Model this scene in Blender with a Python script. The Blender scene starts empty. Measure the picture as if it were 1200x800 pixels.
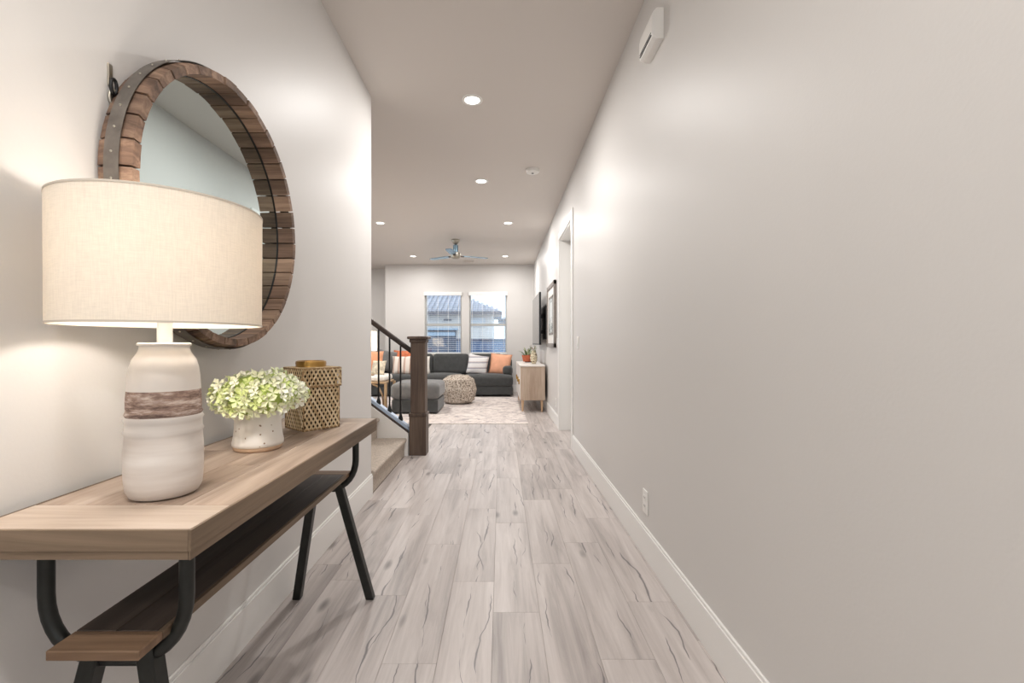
import bpy, bmesh, math, random
from mathutils import Vector, Matrix
from math import pi, sin, cos, radians as R
random.seed(7)
C = bpy.context.scene.collection
S = bpy.context.scene

# ------------------------------------------------------------------ camera, world, exposure
CAM_Z = 1.045
cam = bpy.data.cameras.new('camera'); camo = bpy.data.objects.new('camera', cam); C.objects.link(camo)
camo.location = (0, 0, CAM_Z); camo.rotation_euler = (pi/2, 0, 0)
cam.lens = 16; cam.sensor_width = 36; cam.sensor_fit = 'HORIZONTAL'
cam.shift_x = 13/1200; cam.shift_y = 2/1200; cam.clip_start = 0.02; cam.clip_end = 200
S.camera = camo
w = bpy.data.worlds.new('sky'); S.world = w; w.use_nodes = True
wb = w.node_tree.nodes['Background']; wb.inputs[0].default_value = (0.86, 0.93, 1.0, 1); wb.inputs[1].default_value = 2.2
S.view_settings.view_transform = 'Standard'; S.view_settings.look = 'None'
S.view_settings.exposure = 0.0; S.view_settings.gamma = 1.0; S.view_settings.use_curve_mapping = False
LAMP_W = 46.0       # bulb of the big table lamp
DOWN_W = 21.0      # each recessed ceiling light

# ------------------------------------------------------------------ helpers
ORG = {}
def bmn(): return bmesh.new()
def box(bm, x0, x1, y0, y1, z0, z1, bev=0, M=None, seg=1):
    b2 = bmesh.new()
    r = bmesh.ops.create_cube(b2, size=1)
    for v in b2.verts:
        v.co = Vector(((x0+x1)/2+v.co.x*(x1-x0), (y0+y1)/2+v.co.y*(y1-y0), (z0+z1)/2+v.co.z*(z1-z0)))
    if bev: bmesh.ops.bevel(b2, geom=b2.edges[:], offset=bev, segments=seg, affect='EDGES', profile=.5)
    if M is not None: b2.transform(M)
    merge(bm, b2); return bm
def merge(bm, b2):
    me = bpy.data.meshes.new('t'); b2.to_mesh(me); b2.free(); bm.from_mesh(me); bpy.data.meshes.remove(me)
def quad_hole_wall(bm, ax, p0, p1, a0, a1, z0, z1, holes):
    """wall slab between p0..p1 on the axis it faces, a0..a1 along it, with rectangular openings (a,b,zlo,zhi)"""
    cuts = sorted(holes)
    def put(u0, u1, v0, v1):
        if u1-u0 < 1e-4 or v1-v0 < 1e-4: return
        if ax == 'x': box(bm, p0, p1, u0, u1, v0, v1)
        else: box(bm, u0, u1, p0, p1, v0, v1)
    u = a0
    for (a, b, lo, hi) in cuts:
        put(u, a, z0, z1); put(a, b, z0, lo); put(a, b, hi, z1); u = b
    put(u, a1, z0, z1)
def tube(bm, pts, r, seg=10, cap=True):
    pts = [Vector(p) for p in pts]; n = len(pts); rings = []
    rr = r if isinstance(r, (list, tuple)) else [r]*n
    prev = None
    for i, p in enumerate(pts):
        t = (pts[min(i+1, n-1)] - pts[max(i-1, 0)]).normalized()
        if prev is None:
            a = Vector((0, 0, 1)) if abs(t.z) < .9 else Vector((1, 0, 0))
            nrm = t.cross(a).normalized()
        else: nrm = (prev - t*prev.dot(t)).normalized()
        prev = nrm; bn = t.cross(nrm)
        rings.append([bm.verts.new(p + (nrm*cos(2*pi*k/seg) + bn*sin(2*pi*k/seg))*rr[i]) for k in range(seg)])
    for a, b in zip(rings, rings[1:]):
        for k in range(seg): bm.faces.new((a[k], a[(k+1) % seg], b[(k+1) % seg], b[k]))
    if cap: bm.faces.new(rings[0][::-1]); bm.faces.new(rings[-1])
    return bm
def lathe(bm, prof, cx=0, cy=0, seg=32, cap=True, M=None):
    b2 = bmesh.new(); rings = []
    for (r, z) in prof:
        rings.append([b2.verts.new((cx+r*cos(2*pi*k/seg), cy+r*sin(2*pi*k/seg), z)) for k in range(seg)])
    for a, b in zip(rings, rings[1:]):
        for k in range(seg): b2.faces.new((a[k], a[(k+1) % seg], b[(k+1) % seg], b[k]))
    if cap:
        if prof[0][0] > 1e-5: b2.faces.new(rings[0][::-1])
        if prof[-1][0] > 1e-5: b2.faces.new(rings[-1])
    bmesh.ops.remove_doubles(b2, verts=b2.verts[:], dist=1e-6)
    if M is not None: b2.transform(M)
    merge(bm, b2); return bm
def softbox(bm, cx, cy, cz, sx, sy, sz, r=.06, n=9, bulge=.0, M=None):
    """cushion: rounded box with the faces bulging out"""
    b2 = bmesh.new(); bmesh.ops.create_cube(b2, size=2)
    bmesh.ops.subdivide_edges(b2, edges=b2.edges[:], cuts=n, use_grid_fill=True)
    h = Vector((sx/2, sy/2, sz/2)); r = min(r, min(h)*.98)
    for v in b2.verts:
        q = Vector([math.copysign(abs(c)**.75, c) if abs(c) < 1 else c for c in v.co])
        p = Vector((q.x*h.x, q.y*h.y, q.z*h.z))
        inn = Vector([max(-(h[i]-r), min(h[i]-r, p[i])) for i in range(3)])
        d = p-inn
        if d.length > 1e-7: p = inn + d.normalized()*r
        k = (1-q.x**2)*(1-q.y**2)
        p.z += math.copysign(1, p.z)*bulge*k if abs(p.z) > 1e-6 else 0
        k2 = (1-q.z**2); p.x *= 1+bulge*.3*k2/h.x; p.y *= 1+bulge*.3*k2/h.y
        v.co = p + Vector((cx, cy, cz))
    if M is not None: b2.transform(M)
    merge(bm, b2); return bm
def pillow(bm, M, s=.45, t=.14, n=10):
    """throw pillow in the local XZ plane, pinched to its corners"""
    b2 = bmesh.new(); g = {}
    for side in (-1, 1):
        for i in range(n+1):
            for j in range(n+1):
                u, v = -1+2*i/n, -1+2*j/n
                edge = (i in (0, n) or j in (0, n))
                if edge and side == 1: g[(1, i, j)] = g[(-1, i, j)]; continue
                k = ((1-u*u)*(1-v*v))**.45
                sh = 1-.07*(1-u*u)*abs(v) ; sw = 1-.07*(1-v*v)*abs(u)
                g[(side, i, j)] = b2.verts.new((u*s/2*sw, side*t/2*k + .004*sin(9*u+5*v), v*s/2*sh))
        for i in range(n):
            for j in range(n):
                f = [g[(side, i, j)], g[(side, i+1, j)], g[(side, i+1, j+1)], g[(side, i, j+1)]]
                b2.faces.new(f if side == -1 else f[::-1])
    b2.transform(M); merge(bm, b2); return bm
def prop(o, label=None, cat=None, group=None, kind=None):
    if label: o['label'] = label
    if cat: o['category'] = cat
    if group: o['group'] = group
    if kind: o['kind'] = kind
    return o
def obj(name, bm, mat, parent=None, smooth=False, label=None, cat=None, group=None, kind=None, autos=None):
    xs = [v.co for v in bm.verts]
    lo = Vector([min(v[i] for v in xs) for i in range(3)]); hi = Vector([max(v[i] for v in xs) for i in range(3)])
    c = (lo+hi)/2
    if parent is None: c.z = lo.z
    bmesh.ops.translate(bm, verts=bm.verts[:], vec=-c)
    bmesh.ops.recalc_face_normals(bm, faces=bm.faces[:])
    me = bpy.data.meshes.new(name); bm.to_mesh(me); bm.free()
    if smooth: me.shade_smooth()
    if autos: me.set_sharp_from_angle(angle=R(autos))
    me.materials.append(mat)
    o = bpy.data.objects.new(name, me); C.objects.link(o)
    ORG[o.name] = c.copy()
    if parent is not None:
        o.parent = parent; o.location = c - ORG[parent.name]
    else: o.location = c
    return prop(o, label, cat, group, kind)
def thing(name, loc, label, cat, group=None, kind=None):
    o = bpy.data.objects.new(name, None); C.objects.link(o); o.location = loc; o.empty_display_size = .05
    ORG[o.name] = Vector(loc)
    return prop(o, label, cat, group, kind)
def kids(o): return [c for c in o.children]
def copy_tree(o, off=Vector((0, 0, 0)), label=None, parent=None):
    c = o.copy(); C.objects.link(c)
    if parent is None: c.location = o.location + Vector(off)
    else: c.parent = parent
    for ch in kids(o): copy_tree(ch, parent=c)
    if label: c['label'] = label
    return c
def rot(c, axis, deg):
    c = Vector(c); return Matrix.Translation(c) @ Matrix.Rotation(R(deg), 4, axis) @ Matrix.Translation(-c)

# ------------------------------------------------------------------ materials
def srgb(r, g, b):
    f = lambda c: c/12.92 if c <= .04045 else ((c+.055)/1.055)**2.4
    return (f(r/255), f(g/255), f(b/255), 1)
def new_mat(name):
    m = bpy.data.materials.new(name); m.use_nodes = True
    nt = m.node_tree; return m, nt, nt.nodes['Principled BSDF']
def nd(nt, t, **k):
    n = nt.nodes.new(t)
    for a, v in k.items(): setattr(n, a, v)
    return n
def mat(name, col, rough=.5, metal=0, noise=0, nscale=40, bump=0, bscale=200, spec=.5, sheen=0):
    m, nt, p = new_mat(name)
    p.inputs['Base Color'].default_value = col; p.inputs['Roughness'].default_value = rough
    p.inputs['Metallic'].default_value = metal; p.inputs['Specular IOR Level'].default_value = spec
    tc = nd(nt, 'ShaderNodeTexCoord')
    if noise:
        n = nd(nt, 'ShaderNodeTexNoise'); n.inputs['Scale'].default_value = nscale; n.inputs['Detail'].default_value = 4
        nt.links.new(tc.outputs['Object'], n.inputs['Vector'])
        r = nd(nt, 'ShaderNodeValToRGB')
        r.color_ramp.elements[0].position = .3; r.color_ramp.elements[1].position = .7
        r.color_ramp.elements[0].color = tuple(c*(1-noise) for c in col[:3])+(1,)
        r.color_ramp.elements[1].color = tuple(min(1, c*(1+noise)) for c in col[:3])+(1,)
        nt.links.new(n.outputs['Fac'], r.inputs[0]); nt.links.new(r.outputs[0], p.inputs['Base Color'])
    if bump:
        n = nd(nt, 'ShaderNodeTexNoise'); n.inputs['Scale'].default_value = bscale; n.inputs['Detail'].default_value = 2
        nt.links.new(tc.outputs['Object'], n.inputs['Vector'])
        b = nd(nt, 'ShaderNodeBump'); b.inputs['Strength'].default_value = bump; b.inputs['Distance'].default_value = .002
        nt.links.new(n.outputs['Fac'], b.inputs['Height']); nt.links.new(b.outputs[0], p.inputs['Normal'])
    if sheen: p.inputs['Sheen Weight'].default_value = sheen
    return m
def emit(name, col, s):
    m, nt, p = new_mat(name); nt.nodes.remove(p)
    e = nd(nt, 'ShaderNodeEmission'); e.inputs[0].default_value = col; e.inputs[1].default_value = s
    nt.links.new(e.outputs[0], nt.nodes['Material Output'].inputs[0]); return m
def ramp(nt, stops):
    r = nd(nt, 'ShaderNodeValToRGB'); e = r.color_ramp.elements
    e[0].position, e[0].color = stops[0]; e[1].position, e[1].color = stops[1]
    for p_, c_ in stops[2:]:
        x = e.new(p_); x.color = c_
    return r
def g1(v): return (v, v, v, 1)
def wood(name, dark, mid, light, axis='y', rough=.5, gs=1.0, cracks=0, tone=.25, knots=0, spec=.4, bump=.15):
    """wood grain along an axis, per-object tone, optional long splits and knots"""
    m, nt, p = new_mat(name); L = nt.links.new
    tc = nd(nt, 'ShaderNodeTexCoord'); oi = nd(nt, 'ShaderNodeObjectInfo')
    mul = nd(nt, 'ShaderNodeMath', operation='MULTIPLY'); mul.inputs[1].default_value = 37.0; L(oi.outputs['Random'], mul.inputs[0])
    cb = nd(nt, 'ShaderNodeCombineXYZ')
    for i in range(3): L(mul.outputs[0], cb.inputs[i])
    add = nd(nt, 'ShaderNodeVectorMath', operation='ADD'); L(tc.outputs['Object'], add.inputs[0]); L(cb.outputs[0], add.inputs[1])
    def mapped(across, along):
        mp = nd(nt, 'ShaderNodeMapping'); s = [across]*3; s['xyz'.index(axis)] = along
        mp.inputs['Scale'].default_value = s; L(add.outputs[0], mp.inputs['Vector']); return mp
    n1 = nd(nt, 'ShaderNodeTexNoise'); n1.inputs['Scale'].default_value = 1; n1.inputs['Detail'].default_value = 6; n1.inputs['Roughness'].default_value = .65; n1.inputs['Distortion'].default_value = .6
    L(mapped(26*gs, 1.6*gs).outputs[0], n1.inputs['Vector'])
    n2 = nd(nt, 'ShaderNodeTexNoise'); n2.inputs['Scale'].default_value = 1; n2.inputs['Detail'].default_value = 2
    L(mapped(5*gs, .9*gs).outputs[0], n2.inputs['Vector'])
    mx = nd(nt, 'ShaderNodeMath', operation='MULTIPLY_ADD'); mx.inputs[1].default_value = .45; L(n2.outputs['Fac'], mx.inputs[0])
    h = nd(nt, 'ShaderNodeMath', operation='MULTIPLY'); h.inputs[1].default_value = .55; L(n1.outputs['Fac'], h.inputs[0]); L(h.outputs[0], mx.inputs[2])
    r = ramp(nt, [(.33, dark), (.66, light), (.5, mid)]); L(mx.outputs[0], r.inputs[0])
    hs = nd(nt, 'ShaderNodeHueSaturation'); L(r.outputs[0], hs.inputs['Color'])
    mr = nd(nt, 'ShaderNodeMapRange'); mr.inputs['To Min'].default_value = 1-tone; mr.inputs['To Max'].default_value = 1+tone; L(oi.outputs['Random'], mr.inputs[0]); L(mr.outputs[0], hs.inputs['Value'])
    col = hs.outputs[0]
    if cracks:
        sx_ = nd(nt, 'ShaderNodeSeparateXYZ'); L(tc.outputs['Object'], sx_.inputs[0])
        def m_(op, a, b_=None, c_=None):
            n_ = nd(nt, 'ShaderNodeMath', operation=op)
            for i_, v_ in enumerate((a, b_, c_)):
                if v_ is None: continue
                if isinstance(v_, (int, float)): n_.inputs[i_].default_value = v_
                else: L(v_, n_.inputs[i_])
            return n_.outputs[0]
        tot = None
        for q, (fq, amp, off_) in enumerate(((2.2, .20, 3.1), (1.7, .26, 11.7))):      # two wandering splits per board
            cv = nd(nt, 'ShaderNodeCombineXYZ'); L(m_('MULTIPLY_ADD', sx_.outputs[1], fq, off_), cv.inputs[0]); L(m_('MULTIPLY', mul.outputs[0], 1+q), cv.inputs[1])
            na = nd(nt, 'ShaderNodeTexNoise'); na.inputs['Scale'].default_value = 1; na.inputs['Detail'].default_value = 5; na.inputs['Roughness'].default_value = .45; L(cv.outputs[0], na.inputs['Vector'])
            cw = nd(nt, 'ShaderNodeCombineXYZ'); L(m_('MULTIPLY_ADD', sx_.outputs[1], 3.4, off_*2), cw.inputs[0]); L(m_('MULTIPLY', mul.outputs[0], 2.3+q), cw.inputs[1])
            nb_ = nd(nt, 'ShaderNodeTexNoise'); nb_.inputs['Scale'].default_value = 1; nb_.inputs['Detail'].default_value = 3; L(cw.outputs[0], nb_.inputs['Vector'])
            f_ = m_('MULTIPLY', m_('SUBTRACT', na.outputs['Fac'], .5), amp)
            off2 = m_('MULTIPLY', m_('SUBTRACT', m_('FRACT', m_('MULTIPLY', mul.outputs[0], 1.37+q)), .5), .13)
            d_ = m_('ABSOLUTE', m_('SUBTRACT', m_('SUBTRACT', sx_.outputs[0], f_), off2))
            wd = m_('MAXIMUM', m_('MULTIPLY', m_('SUBTRACT', nb_.outputs['Fac'], .50), .030), 0.00001)
            ln = nd(nt, 'ShaderNodeMapRange'); ln.interpolation_type = 'SMOOTHSTEP'; L(m_('DIVIDE', d_, wd), ln.inputs[0])
            ln.inputs[1].default_value = .15; ln.inputs[2].default_value = 1.6; ln.inputs[3].default_value = 1; ln.inputs[4].default_value = 0
            tot = ln.outputs[0] if tot is None else m_('MAXIMUM', tot, ln.outputs[0])
        f2 = nd(nt, 'ShaderNodeMath', operation='MULTIPLY'); f2.inputs[1].default_value = cracks; L(tot, f2.inputs[0])
        mixn = nd(nt, 'ShaderNodeMix', data_type='RGBA'); L(f2.outputs[0], mixn.inputs[0]); L(col, mixn.inputs[6]); mixn.inputs[7].default_value = srgb(92, 88, 90)
        col = mixn.outputs[2]
    if knots:
        vo = nd(nt, 'ShaderNodeTexVoronoi'); vo.inputs['Scale'].default_value = 1; L(mapped(9, 3.2).outputs[0], vo.inputs['Vector'])
        kr = ramp(nt, [(.0, g1(1)), (.2, g1(0)), (.09, g1(.7))]); L(vo.outputs['Distance'], kr.inputs[0])
        sp = nd(nt, 'ShaderNodeSeparateColor'); L(vo.outputs['Color'], sp.inputs[0])
        gt = nd(nt, 'ShaderNodeMath', operation='GREATER_THAN'); gt.inputs[1].default_value = .72; L(sp.outputs[0], gt.inputs[0])
        f3 = nd(nt, 'ShaderNodeMath', operation='MULTIPLY'); L(kr.outputs[0], f3.inputs[0]); L(gt.outputs[0], f3.inputs[1])
        f4 = nd(nt, 'ShaderNodeMath', operation='MULTIPLY'); f4.inputs[1].default_value = knots; L(f3.outputs[0], f4.inputs[0])
        mixk = nd(nt, 'ShaderNodeMix', data_type='RGBA'); L(f4.outputs[0], mixk.inputs[0]); L(col, mixk.inputs[6])
        mixk.inputs[7].default_value = tuple(c*.35 for c in dark[:3])+(1,)
        col = mixk.outputs[2]
    L(col, p.inputs['Base Color']); p.inputs['Roughness'].default_value = rough; p.inputs['Specular IOR Level'].default_value = spec
    b = nd(nt, 'ShaderNodeBump'); b.inputs['Strength'].default_value = bump; b.inputs['Distance'].default_value = .002
    L(n1.outputs['Fac'], b.inputs['Height']); L(b.outputs[0], p.inputs['Normal'])
    return m
def stripes(name, base, c2, axis, scale, lo=.55, rough=.9, noise=.1, third=None):
    m, nt, p = new_mat(name); L = nt.links.new
    tc = nd(nt, 'ShaderNodeTexCoord'); sp = nd(nt, 'ShaderNodeSeparateXYZ'); L(tc.outputs['Object'], sp.inputs[0])
    a = nd(nt, 'ShaderNodeMath', operation='MULTIPLY'); a.inputs[1].default_value = scale; L(sp.outputs[axis], a.inputs[0])
    ns = nd(nt, 'ShaderNodeTexNoise'); ns.inputs['Scale'].default_value = 18; L(tc.outputs['Object'], ns.inputs['Vector'])
    ad = nd(nt, 'ShaderNodeMath', operation='MULTIPLY_ADD'); ad.inputs[1].default_value = noise; L(ns.outputs['Fac'], ad.inputs[0]); L(a.outputs[0], ad.inputs[2])
    fr = nd(nt, 'ShaderNodeMath', operation='FRACT'); L(ad.outputs[0], fr.inputs[0])
    st = [(0, base), (1, base), (lo, base), (lo+.04, c2), (lo+.2, c2), (lo+.24, base)]
    if third: st += [(lo+.3, third), (lo+.36, base)]
    r = ramp(nt, st); r.color_ramp.interpolation = 'LINEAR'; L(fr.outputs[0], r.inputs[0]); L(r.outputs[0], p.inputs['Base Color'])
    p.inputs['Roughness'].default_value = rough; p.inputs['Specular IOR Level'].default_value = .2
    return m

WALL = mat('wall_paint', srgb(214, 211, 208), .47, bump=.1, bscale=120, spec=.4)
CEIL = mat('ceiling_paint', srgb(216, 209, 203), .55, bump=.12, bscale=90)
TRIM = mat('white_trim', srgb(238, 236, 233), .35)
TRIMP = mat('white_door_paint', srgb(235, 235, 232), .4)
SILL = mat('window_vinyl', srgb(236, 236, 234), .4)
PLANK = wood('floor_oak', srgb(146, 138, 135), srgb(184, 175, 171), srgb(204, 196, 192), 'y', rough=.4, tone=.05, cracks=.85, knots=.8, spec=.5, bump=.1)
TOPW = wood('console_top_wood', srgb(118, 98, 84), srgb(172, 152, 136), srgb(200, 184, 170), 'y', rough=.5, tone=.15, knots=.5, gs=.8)
TOPX = wood('console_end_wood', srgb(128, 108, 94), srgb(178, 160, 144), srgb(204, 190, 177), 'x', rough=.5, tone=.07, knots=.5, gs=.8)
EDGEW = wood('console_edge_wood', srgb(74, 59, 46), srgb(116, 98, 80), srgb(142, 122, 102), 'y', rough=.6, tone=.08, knots=.9)
EDGEX = wood('console_edge_cross', srgb(74, 59, 46), srgb(116, 98, 80), srgb(142, 122, 102), 'x', rough=.6, tone=.08, knots=.9)
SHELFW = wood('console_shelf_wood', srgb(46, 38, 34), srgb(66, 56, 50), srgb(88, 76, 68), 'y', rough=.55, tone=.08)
SHELFX = wood('console_shelf_end', srgb(92, 70, 52), srgb(128, 102, 80), srgb(150, 124, 100), 'x', rough=.55, tone=.06)
STAVE = wood('stave_wood', srgb(66, 51, 43), srgb(122, 97, 81), srgb(170, 142, 120), 'x', rough=.65, tone=.28, gs=1.6, spec=.3)
POSTW = wood('newel_wood', srgb(56, 44, 38), srgb(86, 71, 62), srgb(110, 94, 82), 'z', rough=.45, tone=.03, knots=.5)
RAILW = wood('rail_wood', srgb(44, 36, 34), srgb(66, 55, 50), srgb(84, 70, 64), 'x', rough=.4, tone=.02)
BLACK = mat('black_iron', srgb(22, 22, 23), .45, .3)
GUN = mat('gunmetal', srgb(50, 51, 49), .42, .55, noise=.15, nscale=30)
BAND = mat('galvanised_band', srgb(118, 112, 106), .5, .7, noise=.25, nscale=25)
NICKEL = mat('brushed_nickel', srgb(178, 172, 160), .28, .95)
BRASS = mat('antique_brass', srgb(176, 138, 78), .3, .9, noise=.2, nscale=15)
CARPET = mat('beige_carpet', srgb(190, 178, 166), 1, noise=.22, nscale=90, bump=1, bscale=500, spec=.1)
SOFA = mat('charcoal_fabric', srgb(74, 75, 75), .95, noise=.12, nscale=14, bump=.5, bscale=400, spec=.15, sheen=.25)
SOFAL = mat('grey_fabric', srgb(112, 111, 110), .95, noise=.12, nscale=12, bump=.5, bscale=400, spec=.15, sheen=.3)
ORANGE = mat('apricot_cloth', srgb(226, 168, 138), .95, noise=.1, nscale=9, spec=.1, bump=.6, bscale=25)
WHITEC = mat('white_cloth', srgb(236, 231, 224), .95, noise=.05, nscale=12, spec=.1)
STRIPEP = stripes('grey_striped_cloth', srgb(226, 224, 224), srgb(160, 158, 166), 2, 9, lo=.35, third=srgb(176, 150, 150))
STRIPEV = stripes('tan_striped_cloth', srgb(232, 222, 212), srgb(186, 158, 142), 0, 9, lo=.4, third=srgb(210, 150, 130))
PLASTIC = mat('white_plastic', srgb(238, 236, 232), .35)
PLASTICD = mat('socket_slot', srgb(60, 60, 60), .5)
TANW = wood('rattan_wood', srgb(120, 96, 70), srgb(170, 142, 110), srgb(196, 170, 138), 'z', rough=.5, tone=.1)
CABW = wood('cabinet_oak', srgb(160, 138, 120), srgb(184, 164, 146), srgb(200, 182, 166), 'z', rough=.5, tone=.03, gs=1.2)
CABTOP = mat('cabinet_white', srgb(226, 220, 214), .4)
LEGW = wood('light_leg_wood', srgb(176, 140, 106), srgb(206, 172, 138), srgb(222, 192, 160), 'z', rough=.5, tone=.05)
TERRA = mat('terracotta', srgb(196, 104, 72), .75, noise=.12, nscale=30)
LEAF = mat('leaf_green', srgb(104, 128, 84), .5, noise=.3, nscale=20)
LEAFP = mat('leaf_pale', srgb(190, 196, 160), .5, noise=.2, nscale=20)
SOIL = mat('soil', srgb(58, 44, 36), 1)
DARK = mat('dark_plate', srgb(34, 32, 32), .5)
TVB = mat('tv_black', srgb(18, 18, 20), .35)
SCREEN = mat('tv_glass', srgb(44, 43, 43), .12, spec=.8)
FRAMEG = mat('frame_grey_wood', srgb(138, 130, 124), .5, noise=.2, nscale=20)
FRAMEW = mat('frame_inner', srgb(232, 228, 222), .5)
PRINT = stripes('print_paper', srgb(220, 222, 220), srgb(120, 128, 124), 2, 2.2, lo=.3, noise=1.6, rough=.4)
CERAM = mat('lamp_ceramic', srgb(226, 220, 214), .42, noise=.06, nscale=8, bump=.15, bscale=30)
POTW = None
BLINDM = mat('blind_slat', srgb(240, 240, 238), .5)
BRUSH_BLUE = mat('blade_metal', srgb(132, 160, 178), .25, .85)  # bluish reflection on the nickel blades put into the base colour
CAPBLUE = mat('cap_pale_blue', srgb(196, 212, 234), .45)

def glass_mat():
    m, nt, p = new_mat('window_glass'); nt.nodes.remove(p); L = nt.links.new
    t = nd(nt, 'ShaderNodeBsdfTransparent'); t.inputs[0].default_value = (.90, .96, 1, 1)
    g = nd(nt, 'ShaderNodeBsdfGlossy'); g.inputs['Roughness'].default_value = .0
    f = nd(nt, 'ShaderNodeFresnel'); f.inputs[0].default_value = 1.9
    x = nd(nt, 'ShaderNodeMixShader'); L(f.outputs[0], x.inputs[0]); L(t.outputs[0], x.inputs[1]); L(g.outputs[0], x.inputs[2])
    L(x.outputs[0], nt.nodes['Material Output'].inputs[0]); return m
GLASS = glass_mat()
def mirror_mat():
    m, nt, p = new_mat('mirror_glass'); p.inputs['Base Color'].default_value = (.62, .71, .71, 1)
    p.inputs['Metallic'].default_value = 1; p.inputs['Roughness'].default_value = .015; return m
MIRROR = mirror_mat()
def linen(name, col, trans):
    m, nt, p = new_mat(name); L = nt.links.new; nt.nodes.remove(p)
    tc = nd(nt, 'ShaderNodeTexCoord')
    cols = []
    for sc in ((900, 900, 60), (90, 90, 1400)):
        mp = nd(nt, 'ShaderNodeMapping'); mp.inputs['Scale'].default_value = [s*.6 for s in sc]; L(tc.outputs['Object'], mp.inputs[0])
        n = nd(nt, 'ShaderNodeTexNoise'); n.inputs['Scale'].default_value = 1; n.inputs['Detail'].default_value = 2; L(mp.outputs[0], n.inputs['Vector']); cols.append(n)
    a = nd(nt, 'ShaderNodeMath', operation='ADD'); L(cols[0].outputs['Fac'], a.inputs[0]); L(cols[1].outputs['Fac'], a.inputs[1])
    h = nd(nt, 'ShaderNodeMath', operation='MULTIPLY'); h.inputs[1].default_value = .5; L(a.outputs[0], h.inputs[0])
    r = ramp(nt, [(.36, tuple(c*.90 for c in col[:3])+(1,)), (.62, col)]); L(h.outputs[0], r.inputs[0])
    d = nd(nt, 'ShaderNodeBsdfDiffuse'); t = nd(nt, 'ShaderNodeBsdfTranslucent'); L(r.outputs[0], d.inputs[0]); L(r.outputs[0], t.inputs[0])
    x = nd(nt, 'ShaderNodeMixShader'); x.inputs[0].default_value = trans; L(d.outputs[0], x.inputs[1]); L(t.outputs[0], x.inputs[2])
    L(x.outputs[0], nt.nodes['Material Output'].inputs[0]); return m
LINEN = linen('lamp_linen', srgb(249, 241, 229), .24)
def band_mat():
    """lamp body: pale ceramic with a rough brown band at fixed height (object z)"""
    m, nt, p = new_mat('lamp_body'); L = nt.links.new
    tc = nd(nt, 'ShaderNodeTexCoord'); mp = nd(nt, 'ShaderNodeMapping'); mp.inputs['Scale'].default_value = (25, 25, 110); L(tc.outputs['Object'], mp.inputs[0])
    n = nd(nt, 'ShaderNodeTexNoise'); n.inputs['Scale'].default_value = 1; n.inputs['Detail'].default_value = 5; n.inputs['Roughness'].default_value = .7; L(mp.outputs[0], n.inputs['Vector'])
    r = ramp(nt, [(.36, srgb(104, 84, 76)), (.66, srgb(214, 200, 190)), (.5, srgb(160, 136, 124))]); L(n.outputs['Fac'], r.inputs[0])
    n2 = nd(nt, 'ShaderNodeTexNoise'); n2.inputs['Scale'].default_value = 1; n2.inputs['Detail'].default_value = 3
    mp2 = nd(nt, 'ShaderNodeMapping'); mp2.inputs['Scale'].default_value = (5, 5, 40); L(tc.outputs['Object'], mp2.inputs[0]); L(mp2.outputs[0], n2.inputs['Vector'])
    r2 = ramp(nt, [(.3, srgb(208, 198, 190)), (.7, srgb(232, 226, 220))]); L(n2.outputs['Fac'], r2.inputs[0])
    L(n.outputs['Fac'], r.inputs[0])
    rough_band = r.outputs[0]
    return m, nt, p, r2.outputs[0], rough_band
LB = band_mat(); LAMPBODY = LB[0]; LB[1].links.new(LB[3], LB[2].inputs['Base Color']); LB[2].inputs['Roughness'].default_value = .45
LC = band_mat(); LAMPBAND = LC[0]; LC[1].links.new(LC[4], LC[2].inputs['Base Color']); LC[2].inputs['Roughness'].default_value = .8
def pot_mat():
    m, nt, p = new_mat('speckled_glaze'); L = nt.links.new
    tc = nd(nt, 'ShaderNodeTexCoord')
    vo = nd(nt, 'ShaderNodeTexVoronoi'); vo.inputs['Scale'].default_value = 90; L(tc.outputs['Object'], vo.inputs['Vector'])
    sp = nd(nt, 'ShaderNodeSeparateColor'); L(vo.outputs['Color'], sp.inputs[0])
    gt = nd(nt, 'ShaderNodeMath', operation='GREATER_THAN'); gt.inputs[1].default_value = .86; L(sp.outputs[0], gt.inputs[0])
    kr = ramp(nt, [(.14, g1(1)), (.26, g1(0))]); L(vo.outputs['Distance'], kr.inputs[0])
    f = nd(nt, 'ShaderNodeMath', operation='MULTIPLY'); L(gt.outputs[0], f.inputs[0]); L(kr.outputs[0], f.inputs[1])
    x = nd(nt, 'ShaderNodeMix', data_type='RGBA'); L(f.outputs[0], x.inputs[0]); x.inputs[6].default_value = srgb(236, 232, 226); x.inputs[7].default_value = srgb(140, 112, 88)
    L(x.outputs[2], p.inputs['Base Color']); p.inputs['Roughness'].default_value = .3; return m
POTW = pot_mat()
POTB = mat('bare_clay', srgb(214, 184, 156), .7, noise=.1, nscale=30)
def island_mat(name, stops, rough=.7, trans=0):
    m, nt, p = new_mat(name); L = nt.links.new
    g = nd(nt, 'ShaderNodeNewGeometry'); r = ramp(nt, stops); L(g.outputs['Random Per Island'], r.inputs[0]); L(r.outputs[0], p.inputs['Base Color'])
    p.inputs['Roughness'].default_value = rough; p.inputs['Specular IOR Level'].default_value = .2
    if trans: p.inputs['Subsurface Weight'].default_value = 0
    return m
PETAL = island_mat('hydrangea_petals', [(0, srgb(218, 230, 158)), (1, srgb(254, 253, 246)), (.22, srgb(238, 244, 200)), (.6, srgb(248, 249, 226))])
WEAVE = island_mat('seagrass_strands', [(0, srgb(176, 150, 114)), (1, srgb(222, 202, 170)), (.5, srgb(198, 174, 138))])
WEAVED = mat('seagrass_rim', srgb(150, 120, 84), .8, noise=.2, nscale=60)
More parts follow.
